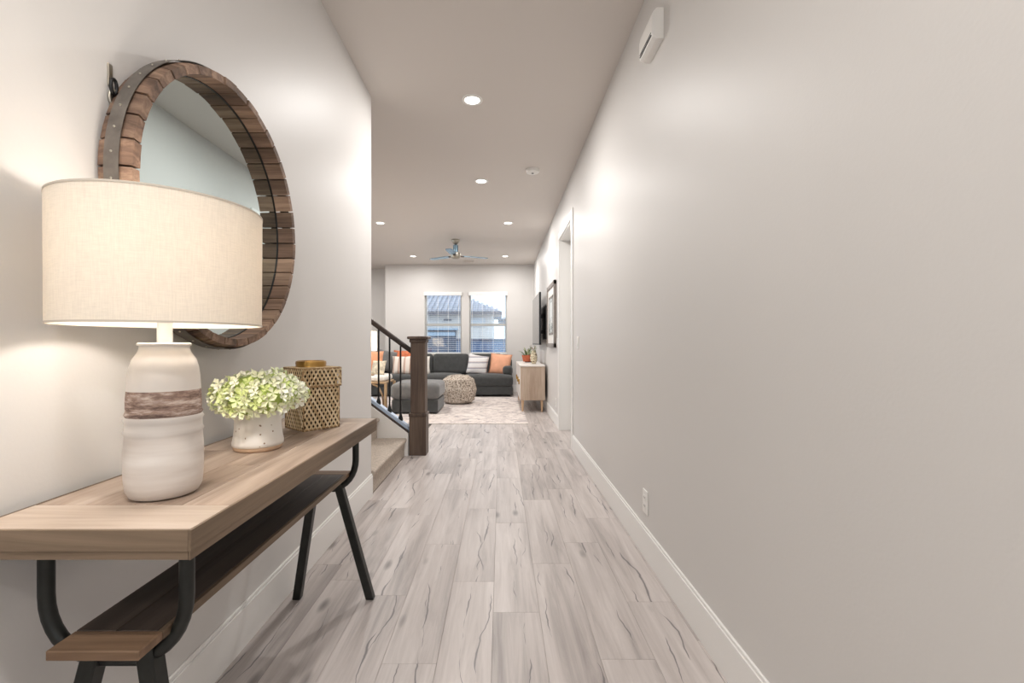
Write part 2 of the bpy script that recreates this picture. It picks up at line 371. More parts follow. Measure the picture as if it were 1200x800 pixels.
def rug_mat():
    m, nt, p = new_mat('faded_rug'); L = nt.links.new
    tc = nd(nt, 'ShaderNodeTexCoord'); mp = nd(nt, 'ShaderNodeMapping'); mp.inputs['Scale'].default_value = (3, 4, 3); L(tc.outputs['Object'], mp.inputs[0])
    n = nd(nt, 'ShaderNodeTexNoise'); n.inputs['Scale'].default_value = 2.2; n.inputs['Detail'].default_value = 8; n.inputs['Roughness'].default_value = .75; n.inputs['Distortion'].default_value = 1.2; L(mp.outputs[0], n.inputs['Vector'])
    r = ramp(nt, [(.34, srgb(160, 155, 160)), (.62, srgb(228, 221, 215)), (.49, srgb(212, 201, 195)), (.44, srgb(184, 174, 172))]); L(n.outputs['Fac'], r.inputs[0]); L(r.outputs[0], p.inputs['Base Color'])
    p.inputs['Roughness'].default_value = 1; p.inputs['Specular IOR Level'].default_value = .1; return m
RUG = rug_mat()
def pouf_mat():
    m, nt, p = new_mat('pouf_weave'); L = nt.links.new
    tc = nd(nt, 'ShaderNodeTexCoord')
    n = nd(nt, 'ShaderNodeTexVoronoi'); n.inputs['Scale'].default_value = 44; L(tc.outputs['Object'], n.inputs['Vector'])
    r = ramp(nt, [(.2, srgb(214, 204, 192)), (.8, srgb(116, 104, 94)), (.5, srgb(186, 172, 158))]); L(n.outputs['Distance'], r.inputs[0]); L(r.outputs[0], p.inputs['Base Color'])
    p.inputs['Roughness'].default_value = 1; return m
POUF = pouf_mat()

# ------------------------------------------------------------------ the setting
XL, XR, H = -0.892, 0.71, 2.74
YB, YE = 9.82, 3.13            # living room back wall, end of the hall's left wall
Y0 = -1.9                      # front of the hall, behind the camera
XLL = -4.4                     # far left of the living room
b = bmn(); box(b, XLL, XR+.12, Y0, 10.4, -.12, -.010)
floor = obj('floor', b, mat('subfloor', srgb(84, 78, 74), .9), kind='structure')
b = bmn(); box(b, XLL-.1, XR+1.2, Y0-.1, 10.5, H, H+.1); obj('ceiling', b, CEIL, kind='structure')
b = bmn(); quad_hole_wall(b, 'x', XL-.12, XL, Y0, YE, -.01, H, []); obj('wall_left', b, WALL, kind='structure')
DY0, DY1, DH = 4.54, 5.48, 2.29
b = bmn(); quad_hole_wall(b, 'x', XR, XR+.13, Y0, YB, -.01, H, [(DY0, DY1, -.01, DH)]); obj('wall_right', b, WALL, kind='structure')
WX = [(-1.645, -.850), (-.684, .129)]; WZ = (.805, 2.135)
b = bmn(); quad_hole_wall(b, 'y', YB, YB+.16, -2.49, XR+.13, -.01, H, [(a, c, WZ[0], WZ[1]) for a, c in WX]); obj('wall_back', b, WALL, kind='structure')
b = bmn(); box(b, XLL, -2.49, 10.4, 10.5, -.01, H); box(b, -2.55, -2.49, YB+.16, 10.4, -.01, H); obj('wall_back_recess', b, WALL, kind='structure')
b = bmn(); quad_hole_wall(b, 'x', XLL-.12, XLL, 4.37, 10.4, -.01, H, [(5.6, 8.6, .05, 2.3)]); obj('wall_living_left', b, WALL, kind='structure')
b = bmn(); box(b, -3.1, XL-.12, YE-.12, YE, -.01, H); box(b, -3.2, -3.1, YE-.12, 4.37, -.01, H); box(b, XLL, -3.1, 4.25, 4.37, -.01, H); box(b, -3.1, -2.62, 4.25, 4.37, -.01, H)
obj('wall_stairwell', b, WALL, kind='structure')
b = bmn(); quad_hole_wall(b, 'y', Y0-.12, Y0, XL-.12, XR+.13, -.01, H, [(-.62, .44, .3, 2.45)]); obj('wall_entry', b, WALL, kind='structure')
# unseen entry door behind the camera, glazing added to let sky light fill the hall
dr = thing('added_glazed_door', (-.09, Y0-.06, 0), None, None, kind='structure')
b = bmn(); quad_hole_wall(b, 'y', Y0-.08, Y0-.04, -.60, .42, .3, 2.44, [(-.42, .24, .5, 2.3)]); obj('door_frame', b, TRIMP, dr)
b = bmn(); box(b, -.42, .24, Y0-.065, Y0-.055, .5, 2.3); obj('pane', b, GLASS, dr)
# side door recessed in the right wall
b = bmn(); box(b, XR+.13, XR+.17, DY0-.03, DY1+.03, 0, DH+.03, .003)
for (ya, yb) in ((DY0+.1, (DY0+DY1)/2-.04), ((DY0+DY1)/2+.04, DY1-.1)):
    for (za, zb) in ((.2, .95), (1.1, 2.1)): box(b, XR+.122, XR+.131, ya, yb, za, zb, .003)
d2 = obj('door_2', b, TRIMP, kind='structure')
b = bmn(); lathe(b, [(.0, 0), (.012, 0), (.012, .03), (.028, .04), (.03, .055), (.02, .068), (0, .07)], seg=16, M=Matrix.Translation((XR+.13, DY0+.07, 1.0)) @ Matrix.Rotation(-pi/2, 4, 'Y')); obj('door_handle', b, NICKEL, d2, smooth=True)
b = bmn(); box(b, XR-.002, XR+.13, DY0, DY1, -.008, .001, .001); obj('threshold', b, PLANK, d2)
# casing and jamb
b = bmn(); pj = .014
box(b, XR-pj, XR, DY0-.085, DY0+.002, 0, DH+.002, .003); box(b, XR-pj, XR, DY1-.002, DY1+.085, 0, DH+.002, .003); box(b, XR-pj, XR, DY0-.085, DY1+.085, DH, DH+.085, .003)
box(b, XR, XR+.128, DY0, DY0+.012, 0, DH); box(b, XR, XR+.128, DY1-.012, DY1, 0, DH); box(b, XR, XR+.128, DY0, DY1, DH-.012, DH)
obj('trim_1', b, TRIM, kind='structure')
# baseboards: flat face, small eased top edge
def base(name, pts):
    b = bmn()
    for (x0, x1, y0, y1) in pts:
        box(b, x0, x1, y0, y1, 0, .137, .001)
        dx = .004 if abs(x1-x0) < .03 else 0; dy = .004 if abs(y1-y0) < .03 else 0
        box(b, x0+(dx if x0 > 0 else 0), x1-(dx if x0 < 0 else 0), y0+dy*(1 if y0 > 9 else 0), y1, .137, .15, .002)
    obj(name, b, TRIM, kind='structure')
base('baseboard_right', [(XR-.012, XR, Y0, DY0-.086), (XR-.012, XR, DY1+.086, YB)])
base('baseboard_left', [(XL, XL+.012, Y0, YE)])
base('baseboard_back', [(-2.49, XR-.012, YB-.012, YB), (XLL, -2.5, 10.388, 10.4)])
# floor planks, one object each
def plank(x0, x1, y0, y1):
    b = bmn(); box(b, x0+.0003, x1-.0003, y0+.0003, y1-.0003, -.008, 0, .0006)
    return obj('plank', b, PLANK, floor)
PW, PL = .18, .88
offs = {-5: 2.15, -4: 2.01, -3: 1.888, -2: 1.485, -1: 1.996, 0: 1.768, 1: 2.16, 2: 1.505, 3: 1.84, 4: 1.6}
for k in range(-5, 5):
    xa, xb = -.03+PW*k, -.03+PW*(k+1)
    xa, xb = max(xa, XL), min(xb, XR)
    y = offs[k] - PL*5
    while y < YB:
        ya, yb = max(y, Y0), min(y+PL, YB); y += PL
        if yb-ya > .03 and xb-xa > .01: plank(xa, xb, ya, yb)
for k in range(-17, -5):
    xa, xb = -.03+PW*k, min(-.03+PW*(k+1), XL if k == -6 else 9)
    y = 4.37 - random.random()*PL
    while y < YB:
        ya, yb = max(y, 4.37), min(y+PL, YB); y += PL
        if yb-ya > .03: plank(xa, xb, ya, yb)
b = bmn(); box(b, XLL, -.03-17*PW, 4.37, 10.4, -.008, 0); box(b, -.03-17*PW, -2.49, YB, 10.4, -.008, 0); obj('floor_boards', b, PLANK, floor, kind='stuff')

# windows
for i, (xa, xb) in enumerate(WX):
    wn = thing('window_%d' % (i+1), ((xa+xb)/2, YB+.1, WZ[0]), None, None, kind='structure')
    b = bmn(); f = .03; ya, yb = YB+.085, YB+.145
    box(b, xa, xa+f, ya, yb, WZ[0], WZ[1]); box(b, xb-f, xb, ya, yb, WZ[0], WZ[1]); box(b, xa+f, xb-f, ya, yb, WZ[0], WZ[0]+f); box(b, xa+f, xb-f, ya, yb, WZ[1]-f, WZ[1])
    obj('window_frame', b, SILL, wn)
    b = bmn(); box(b, xa+f, xb-f, YB+.09, YB+.13, 1.42, 1.475, .003); obj('meeting_rail', b, SILL, wn)
    for (z0, z1) in ((WZ[0]+f, 1.42), (1.475, WZ[1]-f)):
        b = bmn(); box(b, xa+f, xb-f, YB+.108, YB+.112, z0, z1); obj('pane', b, GLASS, wn)
    b = bmn(); box(b, xa, xb, YB-.02, YB+.085, WZ[0]-.0, WZ[0]+.018, .002); obj('window_sill', b, TRIM, wn)
    # blind
    bl = thing('window_blind', ((xa+xb)/2, YB+.03, WZ[0]+.02), ['open white slatted blind in the left of the two back windows', 'open white slatted blind in the right of the two back windows'][i], 'blind', 'slatted blinds in the back windows')
    b = bmn(); box(b, xa-.01, xb+.01, YB-.045, YB-.001, WZ[1]-.065, WZ[1]+.012, .004); obj('headrail', b, BLINDM, bl)
    z = WZ[1]-.09
    while z > WZ[0]+.07:
        b = bmn(); box(b, xa+.008, xb-.008, YB+.008, YB+.052, z-.0014, z+.0014, M=rot((0, YB+.03, z), 'X', 4)); obj('slat', b, BLINDM, bl); z -= .042
    b = bmn(); box(b, xa+.008, xb-.008, YB+.012, YB+.048, WZ[0]+.022, WZ[0]+.042, .003); obj('bottom_rail', b, BLINDM, bl)
    for t in (.08, .36, .64, .92):
        b = bmn(); x = xa+(xb-xa)*t; box(b, x-.003, x+.003, YB+.006, YB+.008, WZ[0]+.04, WZ[1]-.02); obj('ladder_cord', b, BLINDM, bl)
# unseen side window, added to let sky light into the living room
wn = thing('window_3', (XLL-.06, 7.1, .05), None, None, kind='structure')
b = bmn()
for y in (5.6, 6.57, 7.57, 8.56): box(b, XLL-.09, XLL-.03, y, y+.04, .05, 2.3)
box(b, XLL-.09, XLL-.03, 5.64, 8.56, .05, .1); box(b, XLL-.09, XLL-.03, 5.64, 8.56, 2.25, 2.3); obj('window_frame', b, SILL, wn)
b = bmn(); box(b, XLL-.062, XLL-.058, 5.64, 8.56, .1, 2.25); obj('pane', b, GLASS, wn)

# ------------------------------------------------------------------ ceiling lights
LP = [(-.20, 3.17, 'round recessed ceiling light nearest the camera'), (-.205, 4.755, 'recessed ceiling light in the hall beside the smoke detector'),
      (.10, 6.41, 'recessed ceiling light right of and nearer than the fan'), (-1.70, 6.41, 'leftmost recessed ceiling light, by the hall wall corner'),
      (.083, 8.86, 'recessed ceiling light right of the fan, near the window wall'), (-1.71, 8.86, 'recessed ceiling light left of the fan, near the window wall'),
      (-.20, 0.0, 'unseen recessed ceiling light added above the camera'), (-.20, -1.3, 'unseen recessed ceiling light added just inside the entry door'),  # out-of-view downlights added to brighten the hall
      (-3.4, 6.41, 'recessed ceiling light at the left side of the living room'), (-3.4, 8.86, 'recessed ceiling light at the far left living room corner')]
LENS = emit('light_lens', (1, .96, .9, 1), 6)
rl = thing('recessed_light', (LP[0][0], LP[0][1], H), LP[0][2], 'ceiling light', 'recessed lights in the ceiling')
cx, cy = LP[0][:2]
b = bmn(); lathe(b, [(.052, H-.004), (.056, H-.008), (.073, H-.005), (.074, H)], cx, cy, 32, cap=False); obj('trim_ring', b, PLASTIC, rl, smooth=True)
b = bmn(); lathe(b, [(.0, H-.004), (.052, H-.004), (.052, H-.001), (0, H-.001)], cx, cy, 32, cap=False); obj('lens', b, LENS, rl)
ld = bpy.data.lights.new('downlight', 'AREA'); ld.shape = 'DISK'; ld.size = .095; ld.energy = DOWN_W; ld.color = (1, .972, .94)
lo = bpy.data.objects.new('downlight', ld); C.objects.link(lo); lo.parent = rl; lo.location = (0, 0, -.012); lo['kind'] = 'helper'
for (x, y, l) in LP[1:]: copy_tree(rl, (x-cx, y-cy, 0), l)
b = bmn(); lathe(b, [(.068, H), (.068, H-.012), (.06, H-.028), (.035, H-.034), (0, H-.034)], .31, 4.45, 28)
sd = obj('smoke_detector', b, PLASTIC, smooth=True, autos=40, label='round white smoke detector on the hall ceiling', cat='smoke detector')
b = bmn(); lathe(b, [(.012, H-.034), (.012, H-.037), (0, H-.037)], .31, 4.45, 12); obj('test_button', b, PLASTICD, sd)
# vent
vt = thing('ceiling_vent', (-.66, 9.35, H), 'small ceiling air vent in front of the back windows', 'vent')
b = bmn(); box(b, -.78, -.54, 9.28, 9.42, H-.008, H, .002); obj('frame', b, CEIL, vt)
for k in range(5):
    b = bmn(); y = 9.30+k*.025; box(b, -.76, -.56, y-.003, y+.003, H-.02, H-.008); obj('slat', b, CEIL, vt)
# fan
fx, fy = -.743, 7.47
fan = thing('ceiling_fan', (fx, fy, H), 'brushed nickel ceiling fan with slim blades in the living room', 'ceiling fan')
b = bmn(); lathe(b, [(.07, H), (.068, H-.02), (.03, H-.075), (0, H-.075)], fx, fy); obj('canopy', b, NICKEL, fan, smooth=True)
b = bmn(); lathe(b, [(.013, H-.07), (.013, H-.13), (.042, H-.09), (.042, H-.2), (.02, H-.21)], fx, fy); obj('downrod', b, BRUSH_BLUE, fan, smooth=True, autos=50)
b = bmn(); lathe(b, [(.05, H-.205), (.082, H-.22), (.085, H-.28), (.07, H-.30), (.05, H-.312), (0, H-.314)], fx, fy); obj('motor_hub', b, NICKEL, fan, smooth=True, autos=50)
for k, a in enumerate((24, 144, 264)):
    b = bmn(); M = Matrix.Translation((fx, fy, H-.262)) @ Matrix.Rotation(R(a), 4, 'Z') @ Matrix.Rotation(R(3), 4, 'X')
    pts = [(.12, -.035), (.2, -.06), (.5, -.055), (.56, -.04), (.56, .04), (.5, .055), (.2, .05), (.12, .035)]
    vs = [[b.verts.new(M @ Vector((x, y, z))) for x, y in pts] for z in (-.004, .004)]
    b.faces.new(vs[0][::-1]); b.faces.new(vs[1])
    for i in range(8): b.faces.new((vs[0][i], vs[0][(i+1) % 8], vs[1][(i+1) % 8], vs[1][i]))
    bl = obj('blade', b, BRUSH_BLUE, fan)
    b = bmn(); box(b, .06, .15, -.018, .018, -.012, .006, .003, M=M); obj('blade_bracket', b, mat('bracket', srgb(90, 74, 66), .4, .7) if k == 0 else bpy.data.materials['bracket'], bl)

# ------------------------------------------------------------------ right wall fittings
CH_ = mat('chime_white', srgb(246, 244, 240), .35)
ch = thing('door_chime', (XR, 2.08, 2.37), 'white door chime box high on the right wall', 'door chime')
b = bmn()
prof = [(0, 0), (.03, 0), (.048, .012), (.052, .03), (.052, .09), (.046, .118), (.03, .135), (0, .135)]
vs = [[b.verts.new((XR-x, y, 2.375+z)) for x, z in prof] for y in (1.985, 2.165)]
n = len(prof)
for i in range(n): b.faces.new((vs[0][i], vs[0][(i+1) % n], vs[1][(i+1) % n], vs[1][i]))
b.faces.new(vs[0]); b.faces.new(vs[1][::-1]); obj('housing', b, CH_, ch)
for z in (.012, .022):
    b = bmn(); box(b, XR-.054, XR-.04, 1.995, 2.155, 2.375+z+.006, 2.375+z+.0085); obj('grille_slot', b, PLASTICD, ch)
def outlet(name, y, z, label, kind):
    t = thing(name, (XR, y, z-.058), label, 'outlet' if kind == 'o' else 'switch')
    b = bmn(); box(b, XR-.006, XR, y-.036, y+.036, z-.058, z+.058, .0025); obj('cover_plate', b, PLASTIC, t)
    if kind == 'o':
        for dz in (-.02, .02):
            b = bmn(); box(b, XR-.0085, XR-.005, y-.017, y+.017, z+dz-.014, z+dz+.014, .002); s = obj('socket', b, PLASTIC, t)
            b = bmn(); box(b, XR-.009, XR-.0084, y-.008, y-.006, z+dz-.004, z+dz+.006); box(b, XR-.009, XR-.0084, y+.006, y+.008, z+dz-.004, z+dz+.006); obj('slots', b, PLASTICD, s)
    else:
        b = bmn(); box(b, XR-.011, XR-.005, y-.017, y+.017, z-.034, z+.034, .002, M=rot((XR-.006, y, z), 'Y', 4)); obj('rocker', b, PLASTIC, t)
outlet('wall_outlet', 2.226, .27, 'white wall outlet low on the right wall near the camera', 'o')
outlet('light_switch', 4.18, 1.05, 'white light switch on the right wall before the doorway', 's')
outlet('light_switch', 5.70, 1.05, 'white light switch between the doorway and the framed print', 's')
outlet('wall_outlet', 5.85, .28, 'small white outlet low on the wall beyond the doorway', 'o')
# framed print
fr = thing('framed_print', (XR, 6.25, .985), 'grey wood framed print in a white mat beside the television', 'picture')
y0, y1, z0, z1 = 5.80, 6.70, .99, 1.855
b = bmn()
for (a, c, d, e) in ((y0, y0+.055, z0, z1), (y1-.055, y1, z0, z1), (y0, y1, z0, z0+.055), (y0, y1, z1-.055, z1)): box(b, XR-.035, XR-.002, a, c, d, e, .003)
obj('frame', b, FRAMEG, fr)
b = bmn(); box(b, XR-.022, XR-.004, y0+.05, y1-.05, z0+.05, z1-.05); obj('mat_board', b, FRAMEW, fr)
b = bmn()
for (a, c, d, e) in ((y0+.2, y0+.225, z0+.17, z1-.17), (y1-.225, y1-.2, z0+.17, z1-.17), (y0+.2, y1-.2, z0+.17, z0+.195), (y0+.2, y1-.2, z1-.195, z1-.17)): box(b, XR-.028, XR-.022, a, c, d, e)
obj('inner_frame', b, FRAMEG, fr)
b = bmn(); box(b, XR-.0235, XR-.0215, y0+.225, y1-.225, z0+.195, z1-.195); obj('print', b, PRINT, fr)
# television
tv = thing('television', (.62, 7.68, 1.0), 'large black flat television on a swing mount above the cabinet', 'television')
b = bmn(); box(b, .585, .615, 6.96, 8.40, 1.02, 1.83, .004); obj('casing', b, TVB, tv)
b = bmn(); box(b, .5835, .5855, 6.975, 8.385, 1.04, 1.82); obj('screen', b, SCREEN, tv)
b = bmn(); box(b, .614, .64, 7.3, 8.1, 1.15, 1.6, .008); obj('rear_cover', b, TVB, tv)
b = bmn(); box(b, .685, .7095, 7.0, 7.5, 1.1, 1.62, .004); box(b, .638, .69, 7.35, 7.45, 1.2, 1.26, .003); box(b, .638, .69, 7.35, 7.45, 1.45, 1.51, .003); obj('wall_mount', b, BLACK, tv)

# ------------------------------------------------------------------ media cabinet
cb = thing('media_cabinet', (.49, 7.64, 0), 'light wood media cabinet on tapered legs under the television', 'cabinet')
cx0, cx1, cy0, cy1, cz0, cz1 = .285, .668, 6.88, 8.4, .18, .69
b = bmn(); box(b, cx0+.012, cx1, cy0, cy1, cz0, cz1, .004); obj('body', b, CABW, cb)
b = bmn(); box(b, cx0-.004, cx1+.004, cy0-.006, cy1+.006, cz1, cz1+.022, .004); obj('top', b, CABTOP, cb)
for k in range(3):
    b = bmn(); w_ = (cy1-cy0)/3; box(b, cx0, cx0+.014, cy0+k*w_+.006, cy0+(k+1)*w_-.006, cz0+.01, cz1-.008, .002); d = obj('door', b, CABTOP, cb)
    b = bmn(); box(b, cx0-.02, cx0, cy0+k*w_+.05, cy0+k*w_+.06, .42, .5, .002); obj('handle', b, BRASS, d)
for (x, y) in ((cx0+.045, cy0+.05), (cx1-.045, cy0+.05), (cx0+.045, cy1-.05), (cx1-.045, cy1-.05)):
    b = bmn(); tube(b, [(x, y, .0075 if x < .36 else 0), (x, y, cz0)], [.012, .022], 12); obj('leg', b, LEGW, cb, smooth=True, autos=50)
# plant on cabinet
ct = cz1+.022
b = bmn(); box(b, .42, .56, 7.9, 8.04, ct, ct+.012, .003); obj('tray', b, DARK, label='small black tray under the terracotta pot', cat='tray')
pp = thing('potted_plant', (.46, 8.0, ct+.012), 'leafy plant in a terracotta pot on the media cabinet', 'plant')
b = bmn(); lathe(b, [(0, ct+.012), (.07, ct+.012), (.088, ct+.10), (.092, ct+.102), (.092, ct+.125), (.082, ct+.125), (.078, ct+.105), (0, ct+.105)], .46, 8.0, 24); obj('pot', b, TERRA, pp, smooth=True, autos=40)
def leaf(b, base, d, L, w, droop=.3, seg=5, fold=.15):
    d = Vector(d).normalized(); side = d.cross(Vector((0, 0, 1)))
    side = side.normalized() if side.length > 1e-3 else Vector((1, 0, 0)); prev = None; p = Vector(base)
    for i in range(seg+1):
        t = i/seg; wd = w*sin(pi*min(.97, .12+t*.85))
        dd = (d - Vector((0, 0, droop*t*2))).normalized(); up = side.cross(dd)
        a = [b.verts.new(p-side*wd+up*wd*fold), b.verts.new(p), b.verts.new(p+side*wd+up*wd*fold)]
        if prev:
            b.faces.new((prev[0], prev[1], a[1], a[0])); b.faces.new((prev[1], prev[2], a[2], a[1]))
        prev = a; p = p + dd*L/seg
for k in range(26):
    a = random.uniform(0, 2*pi); el = random.uniform(.5, 1.5); rr = random.uniform(0, .05)
    b = bmn(); leaf(b, (.46+rr*cos(a), 8.0+rr*sin(a), ct+.1), (cos(a)*cos(el), sin(a)*cos(el), sin(el)), random.uniform(.12, .21), random.uniform(.014, .022), .45)
    obj('leaf', b, LEAF if k % 3 else LEAFP, pp, smooth=True)
vp = thing('sprig_vase', (.53, 7.35, ct), 'slim patterned vase with dried sprigs beside the potted plant', 'vase')
PATT = stripes('patterned_vase', srgb(214, 202, 176), srgb(96, 78, 58), 2, 26, lo=.3, noise=2.5)
b = bmn(); lathe(b, [(0, ct), (.03, ct), (.052, ct+.05), (.058, ct+.1), (.05, ct+.16), (.03, ct+.205), (.034, ct+.215), (.026, ct+.215), (.02, ct+.2)], .53, 7.35, 20, cap=False); obj('vase_body', b, PATT, vp, smooth=True)
for k in range(9):
    a = random.uniform(0, 2*pi)
    b = bmn(); tip = Vector((.52+.045*cos(a), 7.35+.05*sin(a), ct+.25+.05*random.random()))
    tube(b, [(.53, 7.35, ct+.17), (.53+.01*cos(a), 7.35+.01*sin(a), ct+.24), tip], .002, 5)
    s = obj('stem', b, WEAVED, vp)
    b = bmn()
    for q in range(5): leaf(b, tip-Vector((0, 0, .02*q)), (cos(q*2.4), sin(q*2.4), .6), .035, .009)
    obj('sprig', b, LEAFP if k % 2 else LEAF, s)

# ------------------------------------------------------------------ rug, sofa, ottoman, pouf
b = bmn(); box(b, -2.35, .354, 5.89, 8.75, 0.0002, .007, .002); obj('area_rug', b, RUG, label='faded cream and grey patterned area rug in the living room', cat='rug')
sf = thing('sofa', (-1.25, 9.3, 0), 'long charcoal fabric sofa under the back windows', 'sofa')
sx0, sx1, sy0, sy1 = -2.72, .235, 8.88, 9.72
b = bmn(); box(b, sx0, sx1, sy0+.02, sy1, .035, .19, .015, seg=2); obj('base', b, SOFA, sf)
b = bmn()
softbox(b, (sx0+sx1)/2, sy1-.1, .45, sx1-sx0, .2, .56, .06, 8); obj('back_frame', b, SOFA, sf, smooth=True)
for (x0, x1) in ((sx0, sx0+.2), (sx1-.2, sx1)):
    b = bmn(); softbox(b, (x0+x1)/2, (sy0+sy1)/2+.05, .50, x1-x0, sy1-sy0-.14, .19, .07, 8); obj('arm', b, SOFA, sf, smooth=True)
sw = (sx1-sx0)/3
for k in range(3):
    xm = sx0+sw*(k+.5)
    b = bmn(); softbox(b, xm, sy0+.36, .305, sw-.01, .72, .23, .065, 10, .03); obj('seat_cushion', b, SOFA, sf, smooth=True)
for k, (x0, x1) in enumerate(((-2.45, -1.62), (-1.60, -1.40), (-1.395, -.66), (-.65, .03))):
    xm = (x0+x1)/2; b = bmn(); softbox(b, xm, sy1-.31, .615, x1-x0-.01, .22, .42, .06, 10, 0, M=rot((xm, sy1-.3, .5), 'X', -9)); obj('back_cushion', b, SOFA, sf, smooth=True)
for (x, y) in ((sx0+.08, sy0+.1), (sx1-.08, sy0+.1), (sx0+.08, sy1-.08), (sx1-.08, sy1-.08)):
    b = bmn(); box(b, x-.03, x+.03, y-.03, y+.03, 0, .04); obj('leg', b, BLACK, sf)
def cushion(name, label, m, x, y, z, s, t, tilt, yaw, roll=0, grp='throw cushions on the sofa'):
    M = Matrix.Translation((x, y, z)) @ Matrix.Rotation(R(yaw), 4, 'Z') @ Matrix.Rotation(R(tilt), 4, 'X') @ Matrix.Rotation(R(roll), 4, 'Y')
    b = bmn(); pillow(b, M, s, t); return obj(name, b, m, smooth=True, label=label, cat='cushion', group=grp)
cushion('throw_pillow', 'grey and white striped cushion on the sofa beside the apricot one', STRIPEP, -.465, 9.14, .615, .42, .14, -20, 8, 10)
cushion('throw_pillow', 'large apricot orange cushion at the right end of the sofa', ORANGE, -.015, 9.2, .62, .45, .15, -20, -10, 5)
cushion('throw_pillow', 'cream cushion with tan stripes seen between the balusters', STRIPEV, -1.98, 9.12, .60, .40, .14, -20, 4)
cushion('throw_pillow', 'rust orange cushion behind the tan striped one on the sofa', mat('rust_cloth', srgb(206, 120, 84), .95, noise=.3, nscale=14), -2.0, 9.29, .70, .42, .12, -14, -5)
cushion('throw_pillow', 'off white cushion partly hidden behind the newel post', WHITEC, -1.62, 9.14, .60, .40, .13, -24, 12)
cushion('throw_pillow', 'slouching dark grey cushion at the left end of the sofa', SOFAL, -2.36, 9.2, .70, .46, .17, -22, 10, 14)
# ottoman
ot = thing('ottoman', (-1.26, 7.03, 0.012), 'large grey upholstered ottoman on the rug behind the newel post', 'ottoman')
b = bmn(); box(b, -1.60, -.92, 6.66, 7.40, .03, .215, .015, seg=2); obj('base', b, SOFA, ot)
b = bmn(); softbox(b, -1.26, 7.03, .335, .70, .76, .24, .06, 10, .025); obj('seat_cushion', b, SOFAL, ot, smooth=True)
for (x, y) in ((-1.55, 6.71), (-.97, 6.71), (-1.55, 7.35), (-.97, 7.35)):
    b = bmn(); box(b, x-.025, x+.025, y-.025, y+.025, .012, .035); obj('foot', b, BLACK, ot)
# pouf: faceted body with raised seams
px_, py_ = -.735, 7.9
pf = thing('pouf', (px_, py_, .012), 'faceted beige woven pouf between the ottoman and sofa', 'pouf')
N = 8
def pv(r, z, k, o=0): a = 2*pi*(k+o)/N + .25; return Vector((px_+r*cos(a), py_+r*sin(a), z))
rings = [(.20, .014, 0), (.27, .05, 0), (.315, .24, 0), (.27, .42, 0), (.17, .485, 0)]
for k in range(N):
    b = bmn(); prev = None
    for (r, z, o) in rings:
        a, c = b.verts.new(pv(r, z, k)), b.verts.new(pv(r, z, k+1))
        if prev: b.faces.new((prev[0], prev[1], c, a))
        prev = (a, c)
    t = b.verts.new((px_, py_, .50)); b.faces.new((prev[0], prev[1], t))
    bo = b.verts.new((px_, py_, .013)); 
    obj('panel', b, POUF, pf)
for k in range(N):
    b = bmn(); tube(b, [pv(r*1.005, z, k) for (r, z, o) in rings]+[Vector((px_, py_, .502))], .005, 6); obj('seam', b, POUF, pf, smooth=True)
b = bmn(); lathe(b, [(0, .012), (.2, .012), (.2, .016), (0, .016)], px_, py_, 16, cap=False); obj('bottom', b, POUF, pf)

# wooden chair, side table and lamp left of the ottoman
ac = thing('accent_chair', (-2.05, 7.25, .012), 'light wooden chair with curved brackets and white seat behind the stair rail', 'chair')
ax0, ax1, ay0, ay1 = -2.36, -1.76, 6.95, 7.5
for (x, y, top) in ((ax1, ay0, .43), (ax0, ay0, .43), (ax1, ay1, .43), (ax0, ay1, .82)):
    b = bmn(); tube(b, [(x, y, .012), (x, y, top)], .024, 10); obj('leg', b, TANW, ac, smooth=True, autos=50)
for s, x in ((-1, ax1), (1, ax0)):
    b = bmn(); tube(b, [(x+s*.03, ay0, .1), (x+s*.05, ay0, .25), (x+s*.11, ay0, .38), (x+s*.2, ay0, .42)], .015, 8); obj('curved_bracket', b, TANW, ac, smooth=True)
b = bmn(); box(b, ax0, ax1, ay0-.02, ay1, .42, .455, .01); obj('seat_frame', b, TANW, ac)
b = bmn(); softbox(b, (ax0+ax1)/2, (ay0+ay1)/2, .50, .56, .52, .10, .04, 8, .015); obj('seat_cushion', b, WHITEC, ac, smooth=True)
b = bmn()
tube(b, [(-1.96, ay1, .45), (-1.98, ay1, .68), (-2.06, ay1, .80), (ax0, ay1, .82)], .016, 8)
for z in (.60, .70): tube(b, [(ax0, ay1, z), (-1.98, ay1, z)], .012, 8)
obj('backrest', b, TANW, ac, smooth=True)
cushion('throw_pillow', 'apricot cushion standing on the white seat of the wooden chair', mat('peach_cloth', srgb(238, 170, 132), .95, noise=.12, nscale=12), -2.08, 7.3, .735, .38, .12, -16, 5, grp='cushions on the wooden chair')
cushion('throw_pillow', 'small cream and brown cushion at the corner of the wooden chair', mat('cream_brown', srgb(218, 204, 184), .95, noise=.5, nscale=16), -1.92, 7.14, .66, .24, .09, -22, -14, grp='cushions on the wooden chair')
tx, ty = -1.875, 6.27
stb = thing('side_table', (tx, ty, .012), 'small round pedestal side table beside the stair wall', 'side table')
b = bmn(); lathe(b, [(0, .6), (.125, .6), (.13, .61), (.125, .62), (0, .62)], tx, ty, 28, cap=False); obj('table_top', b, TANW, stb, smooth=True, autos=40)
b = bmn(); lathe(b, [(.12, .012), (.12, .03), (.02, .05), (.015, .6)], tx, ty, 24); obj('pedestal', b, TANW, stb, smooth=True, autos=50)
